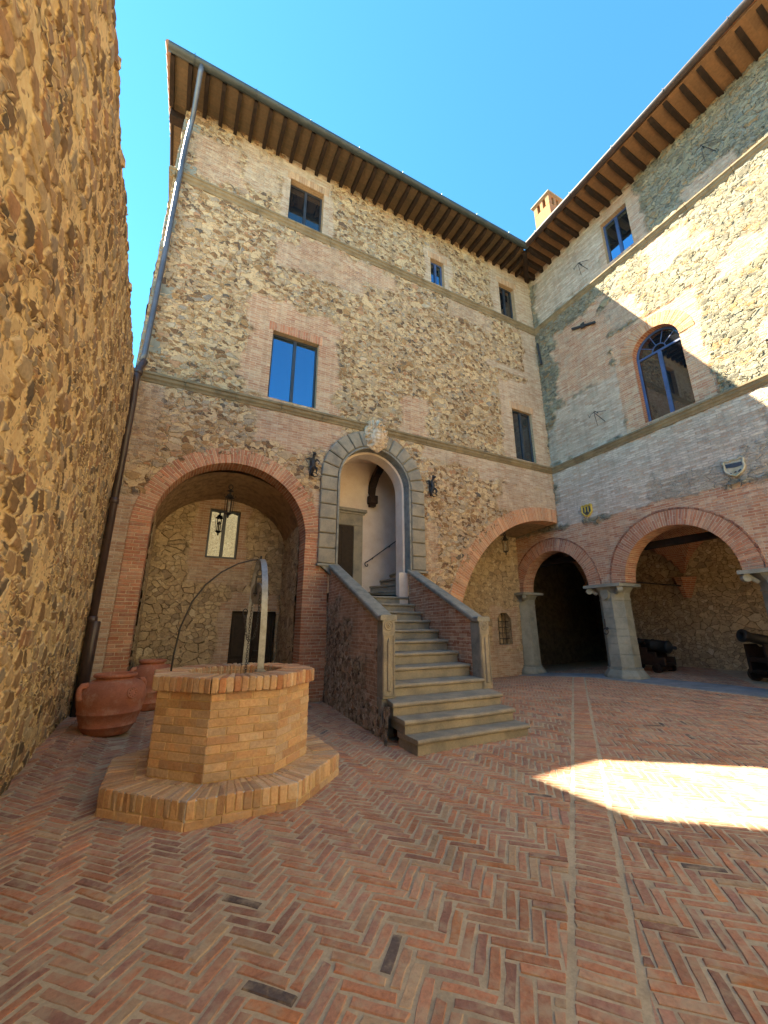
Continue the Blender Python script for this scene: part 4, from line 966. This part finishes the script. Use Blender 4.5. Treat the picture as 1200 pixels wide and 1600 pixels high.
# wing across the far (unseen) side and an added, unseen tower shaping the sun patch
ws = thing('palace_wing', 'sunlit rubble wing on the side of the courtyard behind the viewer', 'building', (5, -8.5, 0))
wall_grid('wall', lambda u, v, w: (u, -8.5 + w, v), lines(-1.3, 12, [], .12), lines(-.3, 13, [], .12), 'wallS', ws, flip=True)
mb = MB(); mb.box((-1.4, -15, 13), (12, -8.1, 13.3)); mb.build('roof', 'tile', ws)
wt = thing('sun_blocking_tower', 'unseen stepped tower added outside the left wall to shape the sun patch on the floor', 'building', (-7, 9, 0))
mb = MB(); mb.box((-9, 8.05, -.4), (-5, 10.62, 21)); mb.box((-8.8, 10.621, -.4), (-5.01, 12.69, 15.1)); mb.box((-8.8, 12.691, -.4), (-4.98, 15.2, 17.0)); mb.build('wall', 'brickpale', wt)
mb = MB(); mb.hexa([(-9.2, 7.9, 21.001), (-4.9, 7.9, 21.001), (-4.9, 10.63, 21.001), (-9.2, 10.63, 21.001)], [(-7.4, 9, 22.2), (-6.8, 9, 22.2), (-6.8, 9.6, 22.2), (-7.4, 9.6, 22.2)]); mb.build('roof', 'tile', wt)

# ================================================================== outside stairs
SO = Vector((4.09, 4.97)); SU = Vector((0, 1))
def fS(lat, al, z): return (float(np.interp(al, [0, .7, 1.05, 4.53], [4.09, 4.10, 4.24, 4.67])) + lat, SO.y + al, z)
st = thing('staircase', 'worn grey sandstone stairs climbing between sloping parapets to the arched doorway', 'stairs', (*(SO + SU * 2), 0))
def step(i):
    if i <= 3: al = [0, .0, .28, .60][i]; z = [0, .20, .375, .55][i]; z0 = [0, -.1, .20, .375][i]; la, lb = [None, (-1.0, 1.01), (-1.03, 1.0), (-1.04, 1.05)][i]
    else: al = 1.08 + .43 * (i - 4); z = .735 + .208 * (i - 4); z0 = z - .208 if i > 4 else .55; la, lb = -.93 - .1 * (i - 4) / 8, .95 + .1 * (i - 4) / 8
    nxt = min(al + .55, 4.6); mb = MB(); n = 9; T = .068
    lats = [la + (lb - la) * k / n for k in range(n + 1)]
    def bendf(l, a): return -.06 * (1 - abs(2 * (l - la) / (lb - la) - 1)) * 0
    mb.box((la + .02, al + .035, z0), (lb - .02, nxt, z - T), f=fS)
    prof = [(al + .03, z - T), (al + .004, z - T * .82), (al - .006, z - T * .5), (al + .002, z - .012), (al + .016, z), (nxt, z + .004), (nxt, z - T)]
    rows = []
    for l in lats:
        e1, e2 = random.uniform(-.006, .006), random.uniform(-.004, .004)
        wear = -.006 * math.exp(-((l - (la + lb) / 2) / .5) ** 2)
        rows.append(mb.add([fS(l, a + (e1 if a < al + .02 else 0), zz_ + e2 + (wear if zz_ > z - .02 else 0)) for a, zz_ in prof]))
    for A, B in zip(rows, rows[1:]):
        for q in range(len(prof)): mb.face((A[q], A[(q + 1) % len(prof)], B[(q + 1) % len(prof)], B[q]))
    mb.face(rows[0][::-1]); mb.face(rows[-1])
    mb.build('step', 'serena', st, bevel=.004)
for i in range(1, 13): step(i)
def para(side):
    """newel, coping, infill wall"""
    if side < 0: l0a, l1a, l0b, l1b, a0 = -1.13, -.90, -1.25, -1.02, .98
    else: l0a, l1a, l0b, l1b, a0 = .92, 1.15, 1.03, 1.26, 1.11
    a1 = 4.52; zb, zt = 1.80, 3.13; lat = lambda a, k: (l0a + (l0b - l0a) * (a - a0) / (a1 - a0)) if k == 0 else (l1a + (l1b - l1a) * (a - a0) / (a1 - a0))
    zc = lambda a: zb + (zt - zb) * max(0, a - a0 - .18) / (a1 - a0 - .18)
    nb = .30
    par = MB()
    mid = lambda a: (lat(a, 0) + .03, lat(a, 1) - .03)
    pa, pb = a0 + nb, a1
    base = -.15 if side < 0 else .3
    par.hexa([fS(mid(pa)[0], pa, base), fS(mid(pa)[1], pa, base), fS(mid(pa)[1], pa, zc(pa) - .09), fS(mid(pa)[0], pa, zc(pa) - .09)], [fS(mid(pb)[0], pb, base), fS(mid(pb)[1], pb, base), fS(mid(pb)[1], pb, zc(pb) - .09), fS(mid(pb)[0], pb, zc(pb) - .09)])
    po = par.build('parapet', 'brickwall', st)
    f_out = (lambda u, v, w: fS((mid(u)[0] if u >= .98 else -1.06) - .012 - w - (.05 * max(0, .9 - v) ** 1.5 if side < 0 else 0), u, v)) if side < 0 else (lambda u, v, w: fS(mid(u)[0] - .012 - w, u, v))
    if side < 0:
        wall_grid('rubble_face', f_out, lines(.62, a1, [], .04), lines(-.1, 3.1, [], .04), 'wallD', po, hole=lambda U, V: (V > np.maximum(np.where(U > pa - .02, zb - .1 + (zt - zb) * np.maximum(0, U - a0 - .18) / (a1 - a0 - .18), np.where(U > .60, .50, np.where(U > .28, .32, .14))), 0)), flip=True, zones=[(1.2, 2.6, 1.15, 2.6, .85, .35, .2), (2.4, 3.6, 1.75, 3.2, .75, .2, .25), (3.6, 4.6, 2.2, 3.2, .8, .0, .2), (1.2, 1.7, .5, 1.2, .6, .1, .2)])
    else:
        wall_grid('brick_face', f_out, lines(pa, a1, [], .05), lines(.3, 3.1, [], .05), 'wallD', po, hole=lambda U, V: V > zb - .08 + (zt - zb) * np.maximum(0, U - a0 - .18) / (a1 - a0 - .18), flip=True, zones=[(-5, 9, -5, 9, 1, 0., .1)])
    mb = MB(); l, r = lat(a0, 0), lat(a0, 1); z0 = .552
    mb.box((l, a0, z0), (r, a0 + nb, zb - .085), f=fS)
    if side < 0: mb.box((l - .012, a0 + .01, .0), (l + .2, a0 + nb - .02, z0 - .001), f=fS)
    no = mb.build('newel', 'serena_dark', po, bevel=.01)
    F = MB(); c = (l + r) / 2; wd = r - l; fp = a0 - .012
    F.box((l + .006, fp, z0 + .002), (r - .006, a0 - .0005, zb - .0), f=fS)
    for (u0, u1) in ((l + .02, l + .032), (r - .032, r - .02)): F.box((u0, fp - .014, z0 + .04), (u1, fp - .0005, zb - .31), f=fS)
    F.box((l + .033, fp - .014, z0 + .04), (r - .033, fp - .0005, z0 + .052), f=fS); F.box((l + .033, fp - .014, zb - .322), (r - .033, fp - .0005, zb - .31), f=fS)
    F.hexa([fS(c - .034, fp - .001, z0 + .10), fS(c + .034, fp - .001, z0 + .10), fS(c + .026, fp - .001, zb - .40), fS(c, fp - .001, zb - .345), fS(c - .026, fp - .001, zb - .40)], [fS(c - .018, fp - .024, z0 + .12), fS(c + .018, fp - .024, z0 + .12), fS(c + .014, fp - .024, zb - .42), fS(c, fp - .024, zb - .38), fS(c - .014, fp - .024, zb - .42)])
    for rr, th in ((.075, .011), (.034, .01)):
        F.tube([fS(c + rr * math.cos(q), fp - .004, zb - .16 + rr * math.sin(q)) for q in [2 * math.pi * k / 22 for k in range(22)]], th, 6, closed=True)
    F.lathe([(.02, -.002), (.016, .012), (0, .018)], fS(c, fp - .004, zb - .16), 10, axis=(-SU.x, -SU.y, 0))
    F.build('carved_front', 'serena', no, bevel=.003)
    mb = MB(); e = .035; ns = 5
    cut = [a0 - .02, a0 + .18] + [a0 + .18 + (a1 - .0 - a0 - .18) * k / ns for k in range(1, ns + 1)]
    for a, b in zip(cut, cut[1:]):
        za, zb_ = zc(a) , zc(b); gp = .003
        q = lambda al, z: [fS(lat(al, 0) - e, al, z - .085), fS(lat(al, 1) + e, al, z - .085), fS(lat(al, 1) + e, al, z - .015), fS(lat(al, 1) + e - .02, al, z + .005), fS(lat(al, 0) - e + .02, al, z + .005), fS(lat(al, 0) - e, al, z - .015)]
        mb.hexa(q(a + (gp if a > a0 else 0), za), q(b - gp, zb_))
    mb.build('coping', 'serena_dark', po, bevel=.006)
para(-1); para(1)
# ================================================================== well
wc = Vector((.82, 5.36)); wl = thing('well', 'octagonal brick well on a brick plinth with an iron hoop for the pulley', 'well', (wc.x, wc.y, 0))
def octp(ap, z, off=0): r = ap / math.cos(math.pi / 8); return [(wc.x + r * math.cos(R(-112.5 + 45 * k)), wc.y + r * math.sin(R(-112.5 + 45 * k)), z) for k in range(8)]
def side_frame(k, ap):
    a = R(-90 + 45 * k); n = Vector((math.cos(a), math.sin(a))); t = Vector((-n.y, n.x)); return lambda u, v, w: (wc.x + n.x * (ap + w) + t.x * u, wc.y + n.y * (ap + w) + t.y * u, v)
zS = .215
mb = MB(); i_, j_, k_ = mb.add(octp(1.147, -.05)), mb.add(octp(1.147, zS - .007)), mb.add(octp(.6, zS - .007))
for k in range(8): mb.face((i_[k], i_[(k + 1) % 8], j_[(k + 1) % 8], j_[k]), 1); mb.face((j_[k], j_[(k + 1) % 8], k_[(k + 1) % 8], k_[k]), 1)
e = 1.155 * math.tan(math.pi / 8)
for k in range(8):
    f = side_frame(k, 1.155); u = -e
    while u < e - .02:
        b = random.uniform(.066, .082); b = e - u if e - u - b < .04 else b; h0 = .095 + random.uniform(-.01, .01)
        def tap(u_, w_): return u_ * (1 + w_ / 1.155)     # bricks fan towards the centre
        for (w0, w1) in ((-.255, 0),):
            A = [f(tap(u + .004, w0), -.03 + h0, w0), f(tap(u + b - .004, w0), -.03 + h0, w0), f(u + b - .004, -.03 + h0, w1 + random.uniform(-.006, .006)), f(u + .004, -.03 + h0, w1 + random.uniform(-.006, .006))]
            zt_ = zS + random.uniform(-.005, .004); mb.hexa(A, [(x, y, zt_) for x, y, _ in A], 0, bc('ochre'))
        A = [f(tap(u + .004, -.38), .1, -.38), f(tap(u + b - .004, -.38), .1, -.38), f(tap(u + b - .004, -.264), .1, -.264), f(tap(u + .004, -.264), .1, -.264)]; mb.hexa(A, [(x, y, zS - .002) for x, y, _ in A], 0, bc('ochre'))
        u += b
    u = -e
    while u < e - .02:
        b = random.uniform(.20, .30); b = e - u if e - u - b < .1 else b
        mb.box((u + .004, -.03, -.2), (u + b - .004, .06, random.uniform(-.004, .004)), 0, bc('ochre'), f=f); u += b
mb.build('plinth', ['brick', 'mortar_ochre'], wl, bevel=.009, jitter=.0022)
mb = MB(); ap = .80; zR = .985
i_, j_ = mb.add(octp(ap - .006, zS - .02)), mb.add(octp(ap - .006, zR))
for k in range(8): mb.face((i_[k], i_[(k + 1) % 8], j_[(k + 1) % 8], j_[k]), 1)
e = ap * math.tan(math.pi / 8)
for k in range(8):
    f = side_frame(k, ap); courses(mb, f, -e, e, zS + .003, zR, -.10, 0, 'ochre', bl=.27, row=.075, gap=.008)
# hollow: cap removed by an inner lining
mb.f = [fc for fc in mb.f]; mb.build('shaft', ['brick', 'mortar_ochre'], wl, bevel=.004)
mb = MB(); apr = .855; er = apr * math.tan(math.pi / 8); zT = 1.132; ri = .52
for k in range(8):
    f = side_frame(k, apr); n = 10
    for i in range(n):
        u0, u1 = -er + 2 * er * i / n + .004, -er + 2 * er * (i + 1) / n - .004; s = random.uniform(-.006, .006)
        wi = lambda u: -(apr - ri * apr / math.hypot(apr, u) * (math.hypot(apr, u) / apr) * math.cos(math.atan2(u, apr)))
        def inn(u):
            th = math.atan2(u, apr); return ri * math.sin(th), ri * math.cos(th) - apr
        (a0, b0), (a1, b1) = inn(u0), inn(u1)
        for (t0, t1) in ((0, 1.0),):
            A = [f(a0, zR + .003, b0), f(a1, zR + .003, b1), f(u1, zR + .003, s), f(u0, zR + .003, s)]; zz1 = zT + random.uniform(-.004, .004)
            mb.hexa(A, [(x, y, zz1) for x, y, _ in A], 0, bc('ochre') if random.random() < .6 else bc('orange'))
    A = [f(-er * .62, zR + .02, -.33), f(er * .62, zR + .02, -.33), f(er - .01, zR + .02, -.012), f(-er + .01, zR + .02, -.012)]; mb.hexa(A, [(x, y, zT - .012) for x, y, _ in A], 1)
mb.build('rim', ['brick', 'mortar_ochre'], wl, bevel=.009, jitter=.0022)
mb = MB(); mb.lathe([(.53, zT - .015), (.525, zT - .03), (.525, -.2), (0, -.2)], (wc.x, wc.y, 0), 24); mb.build('shaft_lining', 'brickpale', wl)
# iron hoop with a third leg
mb = MB(); hx, y0, y1, za = 1.02, 4.975, 5.985, 2.47; n = 40; wd, th = .036, .006
def hoop(t):                       # pointed arch profile in the plane x = hx
    s = -1 if t < .5 else 1; q = abs(2 * t - 1); ym = (y0 + y1) / 2
    return ym + s * (y1 - y0) / 2 * (1 - (1 - q) ** 2.3), 1.115 + (za - 1.115) * (1 - q ** 2.6) if q < 1 else 1.115
pts = []
for k in range(n + 1):
    q = abs(2 * k / n - 1); s = -1 if k < n / 2 else 1; a = q * math.pi / 2
    pts.append(((y0 + y1) / 2 + s * (y1 - y0) / 2 * math.sin(a) ** .9, 1.115 + (za - 1.115) * math.cos(a) ** .78 if q < 1 else 1.115))
secs = []
for k, (y, z) in enumerate(pts):
    a, b = pts[max(0, k - 1)], pts[min(n, k + 1)]; t = Vector((b[0] - a[0], b[1] - a[1])).normalized(); nv_ = Vector((-t.y, t.x)) * th
    secs.append(mb.add([(hx - wd, y + nv_.x, z + nv_.y), (hx + wd, y + nv_.x, z + nv_.y), (hx + wd, y - nv_.x, z - nv_.y), (hx - wd, y - nv_.x, z - nv_.y)]))
for A, B in zip(secs, secs[1:]):
    for q in range(4): mb.face((A[q], A[(q + 1) % 4], B[(q + 1) % 4], B[q]))
mb.face(secs[0]); mb.face(secs[-1][::-1])
for y in (y0, y1): mb.box((hx - .05, y - .055, zT - .01), (hx + .05, y + .055, zT + .012))
ho = mb.build('hoop', 'steel', wl)
mb = MB(); ym = (y0 + y1) / 2; rp = [(.125, 5.42, 1.12), (.13, 5.42, 1.3), (.16, 5.43, 1.6), (.25, 5.44, 1.9), (.38, 5.455, 2.11), (.55, 5.465, 2.28), (.74, 5.475, 2.40), (.92, 5.48, 2.46), (hx, ym, 2.475)]
mb.tube(rp, .0095, 6); mb.tube([(hx, ym, 2.46), (hx, ym, 2.52)], .012, 6); mb.build('stay_rod', 'iron', wl, smooth=True)
mb = MB(); pz = 2.03
mb.tube([(hx, ym, 2.46), (hx, ym, 2.33)], .011, 6); mb.tube([(hx + .035 * math.cos(a), ym, 2.295 + .04 * math.sin(a)) for a in [2 * math.pi * k / 12 for k in range(12)]], .010, 6, closed=True)
mb.box((hx - .045, ym - .03, 2.235), (hx + .045, ym + .03, 2.255))
for s in (-1, 1): mb.box((hx + s * .04 - .005, ym - .022, pz - .04), (hx + s * .04 + .005, ym + .022, 2.236))
mb.lathe([(.012, -.06), (.012, .06)], (hx, ym, pz), 8, axis=(1, 0, 0))
po_ = mb.build('pulley_block', 'iron', wl)
mb = MB(); mb.lathe([(.02, -.03), (.135, -.028), (.14, -.02), (.118, -.008), (.118, .008), (.14, .02), (.135, .028), (.02, .03), (.02, -.03)], (hx, ym, pz), 26, axis=(1, .35, 0)); mb.build('sheave', 'steel', po_, smooth=False)
def chain(mb, pts, l=.036, r=.0042):
    P = [Vector(p) for p in pts]; d = 0; k = 0; cum = [0]
    for a, b in zip(P, P[1:]): cum.append(cum[-1] + (b - a).length)
    def at(s):
        for i in range(len(P) - 1):
            if s <= cum[i + 1] or i == len(P) - 2: return P[i].lerp(P[i + 1], min(1, max(0, (s - cum[i]) / max(1e-6, cum[i + 1] - cum[i]))))
    s = 0
    while s < cum[-1]:
        a, b = at(s), at(min(cum[-1], s + l)); t = (b - a); 
        if t.length < 1e-4: break
        t.normalize(); u = t.cross(Vector((1, .3, .1))).normalized(); v = t.cross(u); w_ = u if k % 2 else v; c = (a + b) / 2
        mb.tube([c + t * l * .62 * math.cos(q) + w_ * .0135 * math.sin(q) for q in [2 * math.pi * j / 8 for j in range(8)]], r, 4, closed=True); s += l; k += 1
mb = MB(); chain(mb, [(hx, ym - .13, pz), (hx - .0, ym - .14, 1.8), (hx - .01, ym - .14, 1.6), (hx - .03, ym - .12, 1.48), (hx - .08, ym - .08, 1.44), (hx - .11, ym - .05, 1.5), (hx - .13, ym - .03, 1.66), (hx - .14, ym, 1.74)])
mb.tube([(hx - .14 + .028 * math.cos(a), ym, 1.785 + .045 * math.sin(a)) for a in [2 * math.pi * k / 12 for k in range(12)]], .007, 5, closed=True)
mb.build('chain', 'iron', wl); mb = MB()
chain(mb, [(hx - .03, ym + .13, pz), (hx - .05, ym + .12, 1.7), (hx - .06, ym + .05, 1.45), (hx - .09, ym - .1, 1.3), (hx - .12, ym - .28, 1.12), (hx - .13, ym - .30, 1.0)])
mb.build('chain', 'iron', wl)
# ================================================================== pots
def pot(label, x, y, sc, hgt, mat='terra', name='terracotta_pot', detail=True):
    z = zg(x, y); t = thing(name, label, 'pot', (x, y, z)); w_ = sc; h = hgt
    pr = [(.0, 0), (.54, 0), (.62, .015), (.70, .07), (.79, .15), (.81, .155), (.815, .172), (.80, .18), (.86, .27), (.91, .36), (.928, .365), (.933, .385), (.918, .395), (.97, .50), (1.0, .60), (.985, .69), (.93, .77), (.84, .835), (.70, .878), (.58, .902), (.545, .913), (.55, .925), (.60, .935), (.64, .955), (.64, .985), (.60, 1.0), (.53, 1.0), (.50, .985), (.48, .92), (.62, .85), (.75, .7), (.65, .4), (0, .35)]
    mb = MB(); mb.lathe([(r * w_, q * h) for r, q in pr], (x, y, z), 48); b = mb.build('body', mat, t, smooth=True)
    if detail:
        for a in (R(215), R(35)):
            d = Vector((math.cos(a), math.sin(a), 0)); s = Vector((-d.y, d.x, 0)); c = Vector((x, y, z)); mb = MB()
            mb.tube([c + d * w_ * r + Vector((0, 0, q * h)) for r, q in ((.86, .83), (1.0, .835), (1.065, .79), (1.07, .71), (1.04, .65), (.985, .62))], [.05, .042, .036, .036, .04, .05], 10)
            mb.build('handle', mat, t, smooth=True)
        a = R(-52); d = Vector((math.cos(a), math.sin(a), 0)); s = Vector((-d.y, d.x, 0)); c = Vector((x, y, z)) + d * w_ * .985 + Vector((0, 0, .70 * h)); n_ = (d + Vector((0, 0, .25))).normalized(); mb = MB()
        mb.lathe([(.085, -.03), (.085, .008), (.07, .014), (.06, .004), (.03, .012), (0, .016)], c, 20, axis=n_)
        for k in range(8): mb.lathe([(.016, 0), (.012, .016), (0, .018)], c + (s * math.cos(k * math.pi / 4) + n_.cross(s) * math.sin(k * math.pi / 4)) * .048, 7, axis=n_)
        mb.build('medallion', mat, t, smooth=True)
    return t
pot('bulging terracotta jar at the foot of the left wall, wider of the two', -.585, 8.0, .46, .86)
pot('smaller terracotta jar half hidden behind the well plinth, standing inside the left arch', -.13, 10.2, .40, .96)
pot('dark old pot in the shade behind the two terracotta jars', -.35, 11.0, .33, .62, 'terra_dark', 'dark_pot', False)
# ================================================================== lanterns, wall irons, plaques
def lantern(label, x, y, ztop, zb):
    t = thing('hanging_lantern', label, 'lantern', (x, y, ztop)); h = .42; zt = zb + h; mb = MB()
    mb.tube([(x + .05 * math.cos(a), y, ztop - .19 + .06 * math.sin(a)) for a in [2 * math.pi * k / 14 for k in range(14)]], .012, 6, closed=True)
    mb.tube([(x, y, ztop), (x, y, ztop - .13)], .01, 6); z = ztop - .25
    mb.lathe([(0, 0), (.03, -.01), (.085, -.05), (.02, -.065), (.012, -.08)], (x, y, z), 10); chain(mb, [(x, y, z - .08), (x, y, zt + .16)], .05, .006)
    mb.build('chain', 'iron', t)
    mb = MB(); mb.lathe([(0, .16), (.025, .15), (.03, .10), (.06, .08), (.10, .02), (.115, 0), (.1, -.012)], (x, y, zt), 6); mb.lathe([(.085, .02), (.095, 0), (.05, -.03), (.02, -.06), (.03, -.09), (0, -.13)], (x, y, zb), 6)
    for k in range(6):
        a = math.pi * k / 3; mb.tube([(x + .09 * math.cos(a), y + .09 * math.sin(a), zb), (x + .105 * math.cos(a), y + .105 * math.sin(a), zt)], .008, 5)
        mb.tube([(x + .09 * math.cos(a), y + .09 * math.sin(a), zt), (x + .15 * math.cos(a), y + .15 * math.sin(a), zt + .03), (x + .13 * math.cos(a), y + .13 * math.sin(a), zt + .08)], .007, 5)
    mb.build('cage', 'iron', t)
    mb = MB(); mb.lathe([(.02, .02), (.022, .2), (.035, .24), (.03, .30), (0, .33)], (x, y, zb), 10); mb.build('bulb', 'maiolica_w', t, smooth=True)
lantern('black iron lantern hanging in front of the small window of the left arch', 1.06, 10.6, 5.30, 4.40)
lantern('black iron lantern hanging under the big arch beside the arcade', 10.46, 10.6, 5.02, 4.22)
def sconce(label, x, z):
    t = thing('wall_sconce', label, 'sconce', (x, YA, z)); mb = MB(); P_ = lambda u, v, w: fA(x + u, z + v, w)
    mb.box((-.05, -.26, .0), (.05, .24, .02), f=P_); mb.build('back_plate', 'iron', t, bevel=.008)
    mb = MB()   # winged beast holding a ring
    mb.tube([P_(0, -.24, .03), P_(0, -.12, .14), P_(0, .02, .17), P_(0, .14, .12), P_(0, .20, .15), P_(.0, .27, .22), P_(0, .33, .20)], [.02, .045, .06, .05, .032, .045, .02], 8)
    mb.tube([P_(0, .27, .21), P_(0, .25, .30), P_(0, .23, .33)], [.04, .03, .012], 7)
    for s in (-1, 1):
        mb.tube([P_(s * .03, .08, .13), P_(s * .10, .18, .12), P_(s * .19, .13, .11), P_(s * .14, .05, .12)], [.03, .028, .012, .01], 6)
        mb.tube([P_(s * .03, -.04, .16), P_(s * .09, -.13, .2), P_(s * .07, -.25, .2), P_(s * .1, -.28, .24)], [.03, .024, .018, .01], 6)
        mb.tube([P_(s * .015, .30, .2), P_(s * .05, .37, .18)], [.016, .004], 5)
    mb.tube([P_(0, -.2, .06), P_(.06, -.3, .1), P_(.14, -.27, .12), P_(.16, -.2, .12)], [.022, .018, .012, .006], 6)
    mb.build('beast_figure', 'iron', t, smooth=True)
    mb = MB(); mb.tube([P_(.085 * math.cos(a), -.16 + .085 * math.sin(a), .25) for a in [2 * math.pi * k / 16 for k in range(16)]], .012, 6, closed=True); mb.build('ring', 'iron', t, smooth=True)
sconce('black wrought iron beast bracket left of the arched doorway', 2.84, 5.62); sconce('black wrought iron beast bracket right of the arched doorway', 6.52, 5.64)
def wall_iron(label, y, z, flip=1):
    t = thing('wall_hook', label, 'wall hook', (XB, y, z), 'forged iron hooks on the side wing'); mb = MB(); P_ = lambda u, v, w: fB(y + u * flip, z + v, w)
    mb.tube([P_(0, .1, .0), P_(0, .12, .16), P_(0, .06, .24)], .013, 6); mb.tube([P_(0, .06, .24), P_(-.22, -.34, .05)], .011, 6); mb.tube([P_(0, .06, .24), P_(-.30, .02, .05)], .010, 6); mb.tube([P_(0, .06, .24), P_(.05, -.36, .06)], .008, 6)
    mb.tube([P_(0, .12, .16), P_(.14, .05, .2), P_(.2, -.04, .2), P_(.22, .06, .2)], .010, 6); mb.build('hook', 'iron', t)
wall_iron('forged iron hook below and left of the round headed window', 7.40, 8.45); wall_iron('forged iron hook by the small square window under the eaves', 7.1, 14.45)
wall_iron('forged iron hook on the sunlit wall near the right end of the eaves', 3.05, 14.75); wall_iron('forged iron hook on the sunlit wall right of the round headed window', 2.95, 8.1)
def plaque(label, y, z, wd, hg, kind):
    t = thing('heraldic_plaque', label, 'plaque', (XB, y, z))
    def sh(s, wv=0):
        P_ = [(-.5, .42), (-.38, .5), (-.2, .43), (0, .5), (.2, .43), (.38, .5), (.5, .42), (.44, .2), (.48, .0), (.40, -.2), (.25, -.36), (0, -.5), (-.25, -.36), (-.40, -.2), (-.48, 0), (-.44, .2)]
        return [(u * s * wd, v * s * hg) for u, v in P_]
    mk = lambda pts, w: [fB(y + u, z + v, w) for u, v in pts]
    mb = MB(); mb.hexa(mk(sh(1), .0), mk(sh(1), .05)); mb.tube(mk(sh(.93), .055), .03, 6, closed=True); mb.build('shield', 'maiolica_y' if kind == 'y' else 'maiolica_w', t, bevel=.01, smooth=False)
    F = MB(); s = .6
    if kind == 'y':
        for k in (-1, 0, 1): F.box((y + k * .11 - .022, z - .09 - (.03 if k == 0 else 0), .051), (y + k * .11 + .022, z + .13, .062), f=fB)
        F.tube([fB(y + .06 * math.cos(a), z - .10 + .05 * math.sin(a), .06) for a in [2 * math.pi * k / 12 for k in range(12)]], .014, 5, closed=True)
    else:
        F.hexa([fB(y - .18, z + .10, .051), fB(y + .18, z + .13, .051), fB(y + .16, z + .04, .051), fB(y, z - .0, .051), fB(y - .16, z + .01, .051)], [fB(y - .18, z + .10, .062), fB(y + .18, z + .13, .062), fB(y + .16, z + .04, .062), fB(y, z - .0, .062), fB(y - .16, z + .01, .062)])
        for k in range(3): F.tube([fB(y - .12 + .1 * k, z - .08 - .02 * k, .058), fB(y - .06 + .08 * k, z - .13, .058)], .016, 5)
    F.build('device', 'maiolica_b', t)
plaque('small yellow glazed coat of arms with dark bars, above the column between two arcade arches', 8.29, 5.35, .40, .42, 'y'); plaque('pale white and blue glazed coat of arms above the brick spandrel at the right', 4.2, 5.40, .46, .46, 'w')
# ================================================================== cannons under the arcade
def cannon(label, x, y, rz, elev=8):
    t = thing('cannon', label, 'cannon', (x, y, zg(min(x, 14), y)), 'old cannons under the arcade'); z0 = zg(min(x, 14), y)
    rot = Matrix.Rotation(rz, 3, 'Z'); T = lambda p: Vector((x, y, z0)) + rot @ Vector(p)      # local: +x is the muzzle
    d = rot @ Vector((math.cos(R(elev)), 0, math.sin(R(elev)))); mb = MB(); o = T((-.95, 0, .78))
    mb.lathe([(0, -.22), (.05, -.20), (.055, -.15), (.03, -.10), (.12, -.06), (.20, 0), (.205, .05), (.185, .07), (.18, .45), (.195, .46), (.195, .50), (.17, .52), (.155, .9), (.168, .91), (.168, .95), (.15, .97), (.125, 1.55), (.14, 1.6), (.165, 1.70), (.17, 1.74), (.16, 1.76), (.09, 1.765), (.085, 1.74), (.085, 1.3), (0, 1.3)], o, 26, axis=d)
    mb.lathe([(.06, -.34), (.06, .34)], T((-.25, 0, .78 + .09)), 12, axis=rot @ Vector((0, 1, 0)))
    mb.build('barrel', 'castiron', t, smooth=True)
    for s in (-1, 1):
        a, b = s * .25, s * .34; pr = [(.5, .22), (.5, .95), (.2, .95), (.15, .88), (-.15, .88), (-.15, .76), (-.42, .76), (-.42, .62), (-.68, .62), (-.68, .48), (-.92, .48), (-.92, .22)]
        mb = MB(); mb.hexa([T((u, min(a, b), v)) for u, v in pr], [T((u, max(a, b), v)) for u, v in pr]); mb.build('cheek', 'wood_gun', t, bevel=.012)
    mb = MB()
    for u, rr in ((.3, .17), (-.7, .14)):
        mb.box((u - .06, -.5, rr - .06), (u + .06, .5, rr + .06), f=lambda p, q, r_: tuple(T((p, q, r_))))
    mb.box((-.9, -.249, .22), (.48, .249, .30), f=lambda p, q, r_: tuple(T((p, q, r_)))); mb.box((.40, -.249, .5), (.48, .249, .62), f=lambda p, q, r_: tuple(T((p, q, r_))))
    mb.build('bed', 'wood_gun', t, bevel=.01)
    for u, rr in ((.3, .17), (-.7, .14)):
        for s in (-1, 1):
            mb = MB(); mb.lathe([(.03, -.05), (rr, -.045), (rr + .002, .0), (rr, .045), (.06, .05), (.055, .08), (0, .08)], T((u, s * .42, rr)), 20, axis=rot @ Vector((0, s, 0))); mb.build('wheel', 'wood_gun', t)
    return t
cannon('dark cannon on a wooden carriage behind the right hand column, muzzle towards the middle arch', 14.25, 5.15, R(150), 13)
cannon('dark cannon with a stepped carriage half hidden behind the middle column', 14.35, 8.78, R(93), 6)
